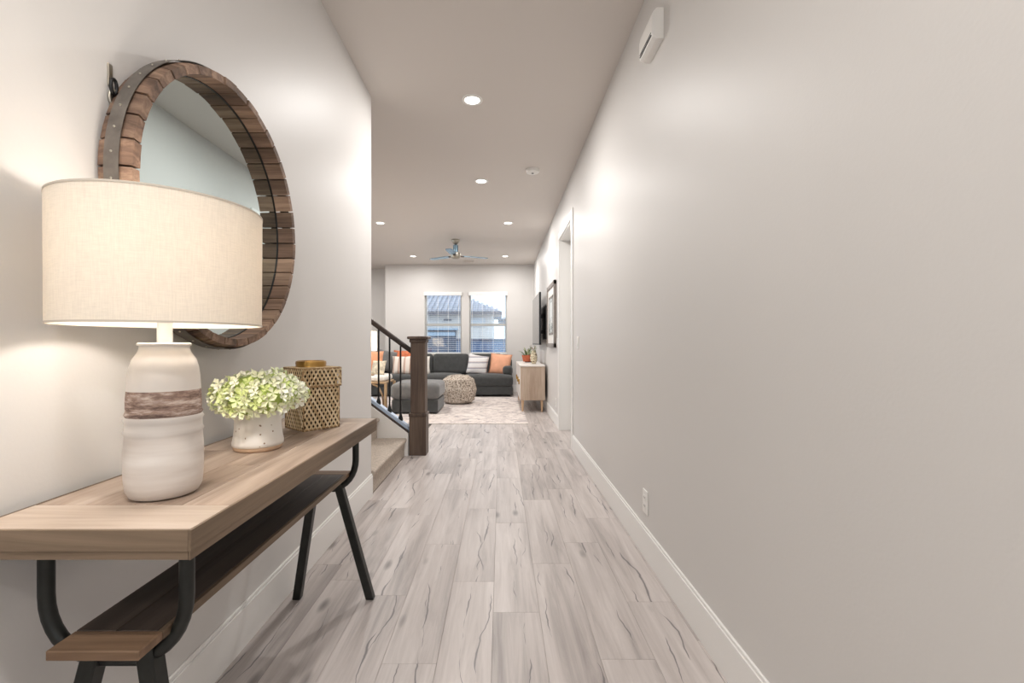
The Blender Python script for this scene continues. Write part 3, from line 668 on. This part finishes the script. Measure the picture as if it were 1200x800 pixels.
def small_lamp(x, y, z, label):
    t = thing('table_lamp', (x, y, z), label, 'table lamp', 'table lamps')
    b = bmn(); lathe(b, [(0, z), (.06, z), (.085, z+.09), (.06, z+.2), (.02, z+.24), (.015, z+.3)], x, y, 24); obj('lamp_base', b, CERAM, t, smooth=True)
    b = bmn(); lathe(b, [(.165, z+.32), (.16, z+.59)], x, y, 32, cap=False); obj('lamp_shade', b, LINEN, t, smooth=True)
    b = bmn(); lathe(b, [(0, z+.36), (.03, z+.39), (.03, z+.42), (0, z+.45)], x, y, 12, cap=False); obj('bulb', b, emit('small_bulb', (1, .85, .65, 1), 10), t, smooth=True)
    b = bmn(); tube(b, [(x, y, z+.58), (x, y, z+.62)], .006, 6); box(b, x-.16, x+.16, y-.002, y+.002, z+.58, z+.584); obj('finial', b, DARK, t)
    l = bpy.data.lights.new('bulb_light', 'POINT'); l.energy = 9; l.color = (1, .87, .7); l.shadow_soft_size = .03
    o = bpy.data.objects.new('bulb_light', l); C.objects.link(o); o.parent = t; o.location = (0, 0, .47); o['kind'] = 'helper'
small_lamp(tx, ty, .62, 'table lamp with a white drum shade glimpsed at the hall wall corner')

# ------------------------------------------------------------------ stairs
RUN, RIS = .25, .185
st = thing('staircase', (XL-.9, 3.7, 0), 'carpeted stairs rising left between the hall wall and the railing', 'stairs')
sy_0, sy_1 = YE+.003, 4.247
for k in range(7):
    xr = XL - RUN*k + .012; z1_ = .17 + RIS*k; z0_ = 0 if k == 0 else .17+RIS*(k-1)+.0005
    b = bmn(); box(b, -2.60 if k else -2.60, xr-.015, sy_0, sy_1-.035, z0_, z1_-.02)
    box(b, xr-RUN-.05 if k < 6 else -2.60, xr+.01, sy_0, sy_1-.035, z1_-.035, z1_, .014, seg=3)
    obj('step', b, CARPET, st)
SL = RIS/RUN
def ztop(x): return .215 + (-.87-x)*SL       # top of the sloping stringer wall
b = bmn()                                      # knee wall
for (ya, yb) in ((4.25, 4.37),):
    xs = (-.86, -2.62); p = [(xs[0], ya, 0), (xs[0], ya, ztop(xs[0])), (xs[1], ya, ztop(xs[1])), (xs[1], ya, 0)]
    v0 = [b.verts.new(q) for q in p]; v1 = [b.verts.new((q[0], yb, q[2])) for q in p]
    b.faces.new(v0); b.faces.new(v1[::-1])
    for i in range(4): b.faces.new((v0[i], v0[(i+1) % 4], v1[(i+1) % 4], v1[i]))
obj('wall_knee', b, TRIMP, kind='structure')
def slope_bar(b, x0, x1, ya, yb, za, zb):
    v = []
    for x in (x0, x1):
        for (y, z) in ((ya, za), (yb, za), (yb, zb), (ya, zb)): v.append(b.verts.new((x, y, ztop(x)+z)))
    for i in range(4): b.faces.new((v[i], v[(i+1) % 4], v[4+(i+1) % 4], v[4+i]))
    b.faces.new(v[:4][::-1]); b.faces.new(v[4:])
b = bmn(); slope_bar(b, -.862, -2.6, 4.213, 4.247, -.25, .0); 
obj('skirt_board', b, TRIM, st)
rl_ = thing('stair_railing', (-1.6, 4.31, 0), 'dark wood handrail on black iron balusters beside the stairs', 'railing')
b = bmn(); slope_bar(b, -.862, -2.6, 4.235, 4.255, .0, .02); obj('cap_trim', b, RAILW, rl_)
b = bmn(); slope_bar(b, -.862, -2.6, 4.27, 4.35, .001, .048); obj('cap_rail', b, CAPBLUE, rl_, label='pale cap under the balusters')
PX = -.775
b = bmn(); slope_bar(b, -.845, -2.6, 4.283, 4.337, .745, .80)
hr = obj('handrail', b, RAILW, rl_)
m_ = hr.modifiers.new('b', 'BEVEL'); m_.width = .012; m_.segments = 3
x = -.95
while x > -2.58:
    b = bmn(); zt = ztop(x); box(b, x-.007, x+.007, 4.303, 4.317, zt+.055, zt+.75); bl = obj('baluster', b, BLACK, rl_)
    b = bmn(); lathe(b, [(.014, zt+.02), (.022, zt+.045), (.022, zt+.06), (.011, zt+.1)], x, 4.31, 8); obj('shoe', b, BLACK, bl)
    x -= .104
nw = thing('newel_post', (PX, 4.31, 0), 'dark brown square newel post with a flat cap at the stair foot', 'newel post')
b = bmn(); box(b, PX-.0785, PX+.0785, 4.2315, 4.3885, 0, .385, .003); obj('base_block', b, POSTW, nw)
b = bmn(); box(b, PX-.084, PX+.084, 4.226, 4.394, .36, .392, .006); obj('base_moulding', b, POSTW, nw)
b = bmn(); box(b, PX-.068, PX+.068, 4.242, 4.378, .392, 1.07, .003); obj('shaft', b, POSTW, nw)
b = bmn(); box(b, PX-.078, PX+.078, 4.232, 4.388, 1.05, 1.085, .006); box(b, PX-.096, PX+.096, 4.214, 4.406, 1.083, 1.108, .006)
lathe(b, [(.125, 1.108), (.02, 1.114), (0, 1.115)], PX, 4.31, 4, cap=False, M=rot((PX, 4.31, 0), 'Z', 45)); obj('cap', b, POSTW, nw)

# ------------------------------------------------------------------ console table
TZ = CAM_Z-.300; TH = .048
tx0, tx1, ty0, ty1 = -.868, -.497, .730, 1.822
ctb = thing('console_table', (-.69, 1.31, 0), 'long brown wood console table with dark metal legs and lower shelf', 'table')
e = .005
for (ya, yb) in ((ty0+e, ty0+.115), (ty1-.115, ty1-e)):
    b = bmn(); box(b, tx0+e, tx1-e, ya+.0006, yb-.0006, TZ-.03, TZ, .0012); obj('end_board', b, TOPX, ctb)
nb = 4
for k in range(nb):
    w_ = (tx1-tx0-2*e)/nb; xa = tx0+e+k*w_
    cut = [ty0+.115, ty1-.115]; cut[1:1] = [[1.28], [1.5], [1.12], []][k]
    for ya, yb in zip(cut, cut[1:]):
        b = bmn(); box(b, xa+.0005, xa+w_-.0005, ya+.0005, yb-.0005, TZ-.03, TZ-random.uniform(0, .0006), .0011); obj('top_board', b, TOPW, ctb)
for nm, (x0, x1, y0_, y1_) in (('e', (tx1-e, tx1, ty0, ty1)), ('e', (tx0, tx0+e, ty0, ty1))):
    b = bmn(); box(b, x0, x1, y0_, y1_, TZ-.0346, TZ, .0003); box(b, x0+.001, x1-.001, y0_, y1_, TZ-TH, TZ-.0347, .0003); obj('edge_board', b, EDGEW, ctb)
for (y0_, y1_) in ((ty0, ty0+e), (ty1-e, ty1)):
    b = bmn(); box(b, tx0+e+.0005, tx1-e-.0005, y0_, y1_, TZ-.0346, TZ, .0003); box(b, tx0+e+.0005, tx1-e-.0005, y0_+.001, y1_-.001, TZ-TH, TZ-.0347, .0003); obj('edge_board', b, EDGEX, ctb)
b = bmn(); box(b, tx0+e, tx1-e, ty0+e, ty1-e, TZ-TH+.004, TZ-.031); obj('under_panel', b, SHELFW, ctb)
hx0, hx1, hz = -.748, -.594, .54
for (ya, yb) in ((.746, .800), (1.752, 1.806)):
    b = bmn(); box(b, hx0, hx1, ya, yb, hz-.017, hz, .002); obj('shelf_end', b, SHELFX, ctb)
for k in range(2):
    w_ = (hx1-hx0-.01)/2; xa = hx0+k*w_
    b = bmn(); box(b, xa+.0006, xa+w_-.0006, .8005, 1.7515, hz-.017, hz, .0012); obj('shelf_board', b, SHELFW, ctb)
b = bmn(); box(b, hx1-.0095, hx1, .8005, 1.7515, hz-.017, hz, .0012); obj('shelf_edging', b, EDGEW, ctb)
XM = -.699
for (yl, splay) in ((.828, -.04), (1.79, .075)):
    # U shaped bracket
    b = bmn(); hw = .128; zt = TZ-TH+.001; zb = .478; pts = []
    pts.append((XM-hw, yl, zt)); pts.append((XM-hw, yl, zt-.05)); pts.append((XM-hw, yl, zb+.11))
    for t in range(1, 9):
        a = pi/2*t/8; pts.append((XM-hw+.085*(1-cos(a)), yl, zb+.11-.11*sin(a)))
    pts += [(-(p[0]-XM)+XM, p[1], p[2]) for p in pts[::-1]]
    tube(b, pts, .0125, 14); ub = obj('bracket', b, GUN, ctb, smooth=True, autos=60)
    for s in (-1, 1):
        b = bmn(); x0_, x1_ = XM+.012+s*.046, XM+.015+s*.150; r_ = .016
        v = []
        for (x, y, z) in ((x0_, yl, .50), (x1_, yl+splay, 0)):
            v.append([b.verts.new((x+dx, y+dy, z)) for dx, dy in ((-r_, -r_), (r_, -r_), (r_, r_), (-r_, r_))])
        for i in range(4): b.faces.new((v[0][i], v[0][(i+1) % 4], v[1][(i+1) % 4], v[1][i]))
        b.faces.new(v[0]); b.faces.new(v[1][::-1])
        bmesh.ops.bevel(b, geom=b.edges[:], offset=.003, segments=1, affect='EDGES')
        obj('leg', b, GUN, ctb)
    b = bmn(); box(b, XM-.05, XM+.05, yl-.008, yl+.008, .462, .475, .002); obj('cross_bar', b, GUN, ctb)
    b = bmn(); box(b, XM-.06, XM+.06, yl-.012, yl+.012, .488, .5225, .001); obj('mount_plate', b, GUN, ctb)

# ------------------------------------------------------------------ table lamp
lx, ly = -.672, .910
lamp = thing('table_lamp', (lx, ly, TZ), 'large table lamp with linen drum shade and ridged white ceramic body', 'table lamp', 'table lamps')
def zz(y): return CAM_Z-(y-402)*.91/533
prof = [(r_*.955, z_) for r_, z_ in [(0, TZ+.002), (.05, TZ), (.06, TZ+.004), (.066, TZ+.016), (.0685, TZ+.04), (.069, TZ+.09), (.0685, zz(520)), (.067, zz(509)), (.0665, zz(506)), (.0695, zz(503)), (.0665, zz(500)), (.066, zz(492)), (.0695, zz(488.5)), (.0655, zz(485))]]
b = bmn(); lathe(b, prof, lx, ly, 64, cap=False); obj('lower_body', b, LAMPBODY, lamp, smooth=True)
b = bmn(); lathe(b, [(.0625, zz(485)), (.0645, zz(482.5)), (.0622, zz(480)), (.0622, zz(468)), (.0608, zz(456))], lx, ly, 64, cap=False); obj('rough_band', b, LAMPBAND, lamp, smooth=True, label='unglazed brown band')
b = bmn(); lathe(b, [(r_*.957, z_) for r_, z_ in [(.0635, zz(456)), (.062, zz(440)), (.0595, zz(430)), (.055, zz(421)), (.046, zz(413)), (.043, zz(408)), (.043, zz(405)), (.0465, zz(404.5)), (.047, zz(402.5)), (.044, zz(401.5)), (0, zz(401.5))]], lx, ly, 64, cap=False); obj('upper_body', b, CERAM, lamp, smooth=True, autos=50)
b = bmn(); lathe(b, [(.013, zz(402)), (.013, 1.10), (.016, 1.10), (.016, 1.135), (.01, 1.14)], lx, ly, 20); obj('neck', b, PLASTIC, lamp, smooth=True, autos=50)
SZ0, SZ1 = 1.0815, 1.310
b = bmn(); r0, r1 = .172, .173
lathe(b, [(r0, SZ0), (r1, SZ1), (r1-.0015, SZ1), (r0-.0015, SZ0), (r0, SZ0)], lx, ly, 96, cap=False); sh = obj('lamp_shade', b, LINEN, lamp, smooth=True, autos=60)
for z, rr in ((SZ0, r0), (SZ1, r1)):
    b = bmn(); lathe(b, [(rr+.0008, z-.0018), (rr+.0008, z+.0018), (rr-.0022, z+.0018), (rr-.0022, z-.0018), (rr+.0008, z-.0018)], lx, ly, 96, cap=False); obj('shade_rim', b, mat('rim_tape', srgb(206, 196, 182), .8) if z == SZ0 else bpy.data.materials['rim_tape'], sh, smooth=True, autos=40)
b = bmn()
for k in range(3):
    a = 2*pi*k/3+.5; tube(b, [(lx, ly, SZ1-.03), (lx+r1*.5*cos(a), ly+r1*.5*sin(a), SZ1-.03), (lx+r1*.985*cos(a), ly+r1*.985*sin(a), SZ1-.004)], .0018, 6)
tube(b, [(lx, ly, 1.13), (lx+.05, ly, 1.17), (lx+.05, ly, 1.25), (lx, ly, SZ1-.03)], .0018, 6); tube(b, [(lx, ly, 1.13), (lx-.05, ly, 1.17), (lx-.05, ly, 1.25), (lx, ly, SZ1-.03)], .0018, 6)
obj('harp', b, BRASS, sh, smooth=True)
b = bmn(); lathe(b, [(.012, 1.135), (.016, 1.15), (.029, 1.18), (.03, 1.195), (.02, 1.215), (0, 1.22)], lx, ly, 20); obj('bulb', b, emit('bulb_glass', (1, .86, .68, 1), 14), lamp, smooth=True)
l = bpy.data.lights.new('lamp_light', 'POINT'); l.energy = LAMP_W; l.color = (1, .93, .85); l.shadow_soft_size = .032
o = bpy.data.objects.new('lamp_light', l); C.objects.link(o); o.parent = lamp; o.location = (0, 0, 1.19-TZ); o['kind'] = 'helper'

# ------------------------------------------------------------------ flower pot with hydrangeas
vx, vy = -.693, 1.300
fl = thing('flower_pot', (vx, vy, TZ), 'speckled white pot of pale green hydrangea blooms on the console', 'flowers')
b = bmn(); lathe(b, [(0, TZ), (.058, TZ), (.063, TZ+.004), (.0635, TZ+.012)], vx, vy, 48, cap=False); obj('pot_foot', b, POTB, fl, smooth=True, label='unglazed clay foot')
b = bmn(); lathe(b, [(.0635, TZ+.012), (.066, TZ+.014), (.0665, TZ+.022), (.063, TZ+.04), (.0605, TZ+.065), (.060, TZ+.12), (.061, TZ+.135), (.057, TZ+.136), (.056, TZ+.11), (0, TZ+.11)], vx, vy, 48, cap=False); obj('pot', b, POTW, fl, smooth=True, autos=60)
heads = [(vx-.058, vy-.025, TZ+.150, .060), (vx+.048, vy-.050, TZ+.148, .060), (vx-.005, vy-.035, TZ+.166, .062), (vx+.062, vy+.030, TZ+.155, .056), (vx-.045, vy+.055, TZ+.158, .056), (vx+.012, vy+.050, TZ+.170, .060), (vx-.008, vy-.066, TZ+.138, .05)]
for (hx, hy, hz_, hr_) in heads:
    b = bmn(); nfl = 62
    for q in range(nfl):
        ph = math.acos(1-2*(q+.5)/nfl); th = q*2.39996
        n_ = Vector((sin(ph)*cos(th), sin(ph)*sin(th), cos(ph)))
        if n_.z < -.75: continue
        c_ = Vector((hx, hy, hz_)) + Vector((n_.x*hr_, n_.y*hr_, n_.z*hr_*.82))*random.uniform(.88, 1.05)
        if c_.x < XL+.022: continue
        n_ = (n_ + Vector([random.uniform(-.35, .35) for _ in range(3)])).normalized()
        a_ = n_.orthogonal().normalized(); bb = n_.cross(a_); tw = random.uniform(0, pi); s_ = random.uniform(.0145, .0205)
        cv = b.verts.new(c_)
        for p4 in range(4):
            an = tw+p4*pi/2
            def P(r, da, up): return b.verts.new(c_ + (a_*cos(an+da)+bb*sin(an+da))*r*s_ + n_*up*s_)
            l1, l2, m1, tip = P(.75, -.55, .28), P(.75, .55, .28), P(.6, 0, .05), P(1.08, 0, .42)
            b.faces.new((cv, l1, m1)); b.faces.new((cv, m1, l2)); b.faces.new((m1, l1, tip)); b.faces.new((m1, tip, l2))
    obj('flower_head', b, PETAL, fl)
    b = bmn(); bmesh.ops.create_icosphere(b, subdivisions=2, radius=hr_*.72, matrix=Matrix.Translation((hx, hy, hz_)))
    obj('flower_core', b, bpy.data.materials.get('bloom_core') or mat('bloom_core', srgb(176, 196, 104), .9), fl, smooth=True)
for k in range(5):
    b = bmn(); a = k*1.3; tube(b, [(vx+.02*cos(a), vy+.02*sin(a), TZ+.1), (vx+.04*cos(a), vy+.04*sin(a), TZ+.15)], .003, 6); obj('stem', b, LEAF, fl)

# ------------------------------------------------------------------ woven lidded basket
bx, by, bw = -.674, 1.628, .131
phi = R(50); e1 = Vector((cos(phi), sin(phi), 0)); e2 = Vector((-sin(phi), cos(phi), 0)); BC = Vector((bx, by, 0))
bk = thing('woven_basket', (bx, by, TZ), 'square woven natural fibre basket with lid and brass knob', 'basket')
def strands(b, origin, ux, uz, w_, h_, sp, sw_, nrm, ang=58):
    """two diagonal families plus a horizontal one of flat strips, clipped to the panel"""
    ta = math.tan(R(ang))
    def strip(p, q, wd, off):
        d = (q-p); L = d.length
        if L < .004: return
        d.normalize(); s = nrm.cross(d)*wd/2; ms = []
        m = 4
        for i in range(m+1):
            t = p + d*L*i/m; o_ = nrm*off
            ms.append((b.verts.new(t-s+o_), b.verts.new(t+o_+nrm*wd*.3), b.verts.new(t+s+o_)))
        for u_, v_ in zip(ms, ms[1:]): b.faces.new((u_[0], u_[1], v_[1], v_[0])); b.faces.new((u_[1], u_[2], v_[2], v_[1]))
    for sgn, off in ((1, .0004), (-1, .0016)):
        c = -h_/ta
        while c < w_+h_/ta:
            pts = []
            # line: u = c + sgn*z/ta
            za, zb = 0, h_
            ua, ub = c+sgn*0, c+sgn*h_/ta
            if ub != ua:
                ts = [max(0, min(1, (lim-ua)/(ub-ua))) for lim in (0, w_)]
                t0, t1 = min(ts), max(ts)
                if t1-t0 > .02:
                    strip(origin+ux*(ua+(ub-ua)*t0)+uz*h_*t0, origin+ux*(ua+(ub-ua)*t1)+uz*h_*t1, sw_, off)
            c += sp
    z = sp*.5
    while z < h_:
        z += 1
def basket_section(nm, parent, z0, z1, grow, top):
    hw = bw/2+grow; uz = Vector((0, 0, 1))
    cs = [BC-e1*hw-e2*hw, BC+e1*hw-e2*hw, BC+e1*hw+e2*hw, BC-e1*hw+e2*hw]
    b = bmn()
    for i in range(4):
        p, q = cs[i], cs[(i+1) % 4]; ux = (q-p).normalized(); nr = ux.cross(uz)
        strands(b, p+uz*z0, ux, uz, (q-p).length, z1-z0, .0150, .0064, nr, 60)
    if top: strands(b, cs[0]+uz*z1, e1, e2, 2*hw, 2*hw, .0145, .0072, uz)
    o = obj(nm, b, WEAVE, parent)
    b = bmn()
    for z in (z0+.003, z1-.001):
        for i in range(4): tube(b, [cs[i]+uz*z, cs[(i+1) % 4]+uz*z], .0034, 6)
    for i in range(4): tube(b, [cs[i]+uz*z0, cs[i]+uz*z1], .0026, 6)
    obj('rim_cord', b, WEAVED, o, smooth=True); return o
bz = TZ+.001
basket_section('basket_body', bk, bz, TZ+.150, 0, False)
lid = basket_section('lid', bk, TZ+.148, TZ+.213, .0045, True)
b = bmn(); hw = bw/2-.004; 
M_ = Matrix.Translation((bx, by, 0)) @ Matrix.Rotation(phi, 4, 'Z')
box(b, -hw, hw, -hw, hw, TZ+.002, TZ+.206, M=M_); obj('hole_shade', b, mat('basket_inner_shade', srgb(50, 36, 26), 1), bk)  # dark box standing in for the shade seen through the weave
b = bmn(); lathe(b, [(0, TZ+.214), (.05, TZ+.214), (.052, TZ+.216), (.0505, TZ+.222), (.052, TZ+.228), (.0505, TZ+.236), (.046, TZ+.238), (.044, TZ+.222), (0, TZ+.222)], bx-.005, by, 36, cap=False); obj('knob', b, BRASS, lid, smooth=True, autos=40, label='round brass knob')

# ------------------------------------------------------------------ stave framed round mirror
MC = Vector((0, 1.397, 1.434)); MR, MT = .404, .028; MX0, MX1 = XL+.006, XL+.082
mr = thing('round_mirror', (XL, MC.y, MC.z-MR), 'large round mirror framed in brown barrel staves on the left wall', 'mirror')
NS = 40
for k in range(NS):
    a0, a1 = 2*pi*k/NS+.0065, 2*pi*(k+1)/NS-.0065
    b = bmn(); nx = 4; rings = []
    jit = random.uniform(-.0012, .0012); dw = random.uniform(-.0015, .0015)
    for i in range(nx+1):
        t = i/nx; x_ = MX0+(MX1-MX0+dw)*t; bul = .007*(1-(2*t-1)**2)+jit
        ring = []
        for (rr, a) in ((MR-.007+bul, a0), (MR-.007+bul, (a0+a1)/2), (MR-.007+bul, a1), (MR-MT, a1), (MR-MT, (a0+a1)/2), (MR-MT, a0)):
            ring.append(b.verts.new((x_, MC.y+rr*cos(a), MC.z+rr*sin(a))))
        rings.append(ring)
    for u_, v_ in zip(rings, rings[1:]):
        for i in range(6): b.faces.new((u_[i], u_[(i+1) % 6], v_[(i+1) % 6], v_[i]))
    b.faces.new(rings[0]); b.faces.new(rings[-1][::-1])
    obj('stave', b, STAVE, mr)
def ringband(r, t, x0, x1, seg=96):
    b = bmn()
    vs = [[b.verts.new((x, MC.y+rr*cos(2*pi*k/seg), MC.z+rr*sin(2*pi*k/seg))) for (x, rr) in ((x0, r), (x1, r), (x1, r+t), (x0, r+t))] for k in range(seg)]
    for k in range(seg):
        u_, v_ = vs[k], vs[(k+1) % seg]
        for i in range(4): b.faces.new((u_[i], u_[(i+1) % 4], v_[(i+1) % 4], v_[i]))
    return b
hoop = obj('metal_hoop', ringband(MR+.0022, .0015, -.865, -.832), BAND, mr, smooth=True, autos=40)
b = bmn()
for k in range(44):
    a = 2*pi*(k+.5)/44; x_ = -.8485
    M = Matrix.Translation((x_, MC.y+(MR+.0037)*cos(a), MC.z+(MR+.0037)*sin(a)))
    bmesh.ops.create_uvsphere(b, u_segments=8, v_segments=5, radius=.003, matrix=M)
o = obj('rivet', b, NICKEL, hoop, smooth=True, kind='stuff')
b = bmn(); lathe(b, [(0, 0), (MR-MT+.003, 0), (MR-MT+.003, .004), (0, .004)], seg=96, cap=False, M=Matrix.Translation((MX0+.012, MC.y, MC.z)) @ Matrix.Rotation(pi/2, 4, 'Y')); obj('mirror_glass', b, MIRROR, mr)
obj('inner_wire', ringband(MR-MT-.002, .002, MX0+.016, MX0+.019), BLACK, mr, smooth=True, autos=40)
# metal hanger on the wall above the mirror's near shoulder
hk = thing('wall_hook', (XL, 1.035, 1.57), 'small dark metal hook and links on the wall beside the mirror', 'hook')
b = bmn(); box(b, XL, XL+.004, 1.03, 1.042, 1.63, 1.68, .001); obj('back_plate', b, NICKEL, hk)
for k, (dy, z, tl) in enumerate(((0, 1.628, 10), (.003, 1.605, -25), (.008, 1.585, 30))):
    b = bmn(); pts = []
    for q in range(13):
        a = 2*pi*q/12; pts.append((XL+.008+.003*cos(a*(k % 2)), 1.036+dy+.008*cos(a), z+.018*sin(a)))
    tube(b, pts, .0036, 6, cap=False); obj('link', b, BLACK if k % 2 == 0 else NICKEL, hk, smooth=True)

# ------------------------------------------------------------------ outside: ground, fence, neighbours
STUCCO = mat('pale_stucco', srgb(216, 214, 214), .9, noise=.04, nscale=6)
STUCCO2 = mat('cool_stucco', srgb(196, 204, 214), .9)
ROOF = mat('roof_tile', srgb(176, 176, 186), .8, noise=.2, nscale=3)
FASCIA = mat('fascia', srgb(110, 108, 116), .8)
NAVY = mat('dark_glazing', srgb(46, 70, 100), .3, noise=.3, nscale=.8)
BLOCK = mat('fence_blue', srgb(88, 112, 148), .9)
b = bmn(); box(b, -30, 30, 10.6, 60, -.4, -.3); obj('ground', b, mat('yard_gravel', srgb(170, 164, 158), 1, noise=.1, nscale=3), kind='structure')
def hip_roof(name, parent, x0, x1, y0, y1, ze, zr, ov=.5):
    b = bmn(); x0 -= ov; x1 += ov; y0 -= ov; y1 += ov; d = (y1-y0)/2
    e_ = [b.verts.new(p) for p in ((x0, y0, ze), (x1, y0, ze), (x1, y1, ze), (x0, y1, ze))]
    r_ = [b.verts.new((x0+d*.8, y0+d, zr)), b.verts.new((x1-d*.8, y0+d, zr))]
    b.faces.new((e_[0], e_[1], r_[1], r_[0])); b.faces.new((e_[1], e_[2], r_[1])); b.faces.new((e_[2], e_[3], r_[0], r_[1])); b.faces.new((e_[3], e_[0], r_[0])); b.faces.new(e_[::-1])
    ro = obj(name, b, ROOF, parent)
    b = bmn(); x = x0+.15                      # barrel tile rows running up the slope
    while x < x1:
        fr_ = 1.0
        if x < x0+d*.8: fr_ = (x-x0)/(d*.8)
        if x > x1-d*.8: fr_ = (x1-x)/(d*.8)
        if fr_ > .04: tube(b, [(x, y0-.05, ze+.02), (x, y0+d*fr_, ze+(zr-ze)*fr_+.03)], .075, 6)
        x += .26
    obj('tile_row', b, ROOF, ro, smooth=True, kind='stuff')
    b = bmn(); box(b, x0, x1, y0-.03, y0, ze-.18, ze+.01); obj('fascia', b, FASCIA, ro)
nh = thing('neighbour_house', (-5.5, 27, -.3), 'pale stucco house with grey tiled roof seen through both windows', 'house')
b = bmn(); box(b, -10, -.45, 23.5, 30.5, -.3, 2.62); obj('wall', b, STUCCO, nh)
hip_roof('roof', nh, -10, -.45, 23.5, 30.5, 2.65, 4.15)
b = bmn(); box(b, -4.1, -2.3, 23.35, 23.52, .1, 1.72); f = obj('window', b, NAVY, nh)
b = bmn(); box(b, -4.2, -2.2, 23.2, 23.49, 1.72, 1.80); box(b, -4.1, -2.35, 23.3, 23.36, 1.42, 1.60); obj('window_head', b, mat('pale_blue_trim', srgb(150, 176, 200), .6), f)
b = bmn(); box(b, -2.95, -2.55, 23.44, 23.5, 2.2, 2.28); obj('vent', b, NAVY, nh)
b = bmn(); box(b, -1.6, -.8, 23.4, 23.52, 1.9, 2.35); obj('window', b, STUCCO2, nh)
nh2 = thing('neighbour_house', (4, 33, -.3), 'second pale house further back in the right window', 'house')
b = bmn(); box(b, .3, 9, 32, 38, -.3, 2.7); obj('wall', b, STUCCO2, nh2)
hip_roof('roof', nh2, .3, 9, 32, 38, 2.7, 3.6)
fc = thing('garden_fence', (0, 16, -.3), 'blue grey block wall fence beyond the right window', 'fence')
b = bmn(); box(b, -1.55, 6, 15.9, 16.1, -.3, 1.13); obj('fence_wall', b, BLOCK, fc)
b = bmn(); box(b, -1.58, 6, 15.86, 16.14, 1.13, 1.2); obj('coping', b, mat('coping', srgb(60, 74, 104), .9), fc)
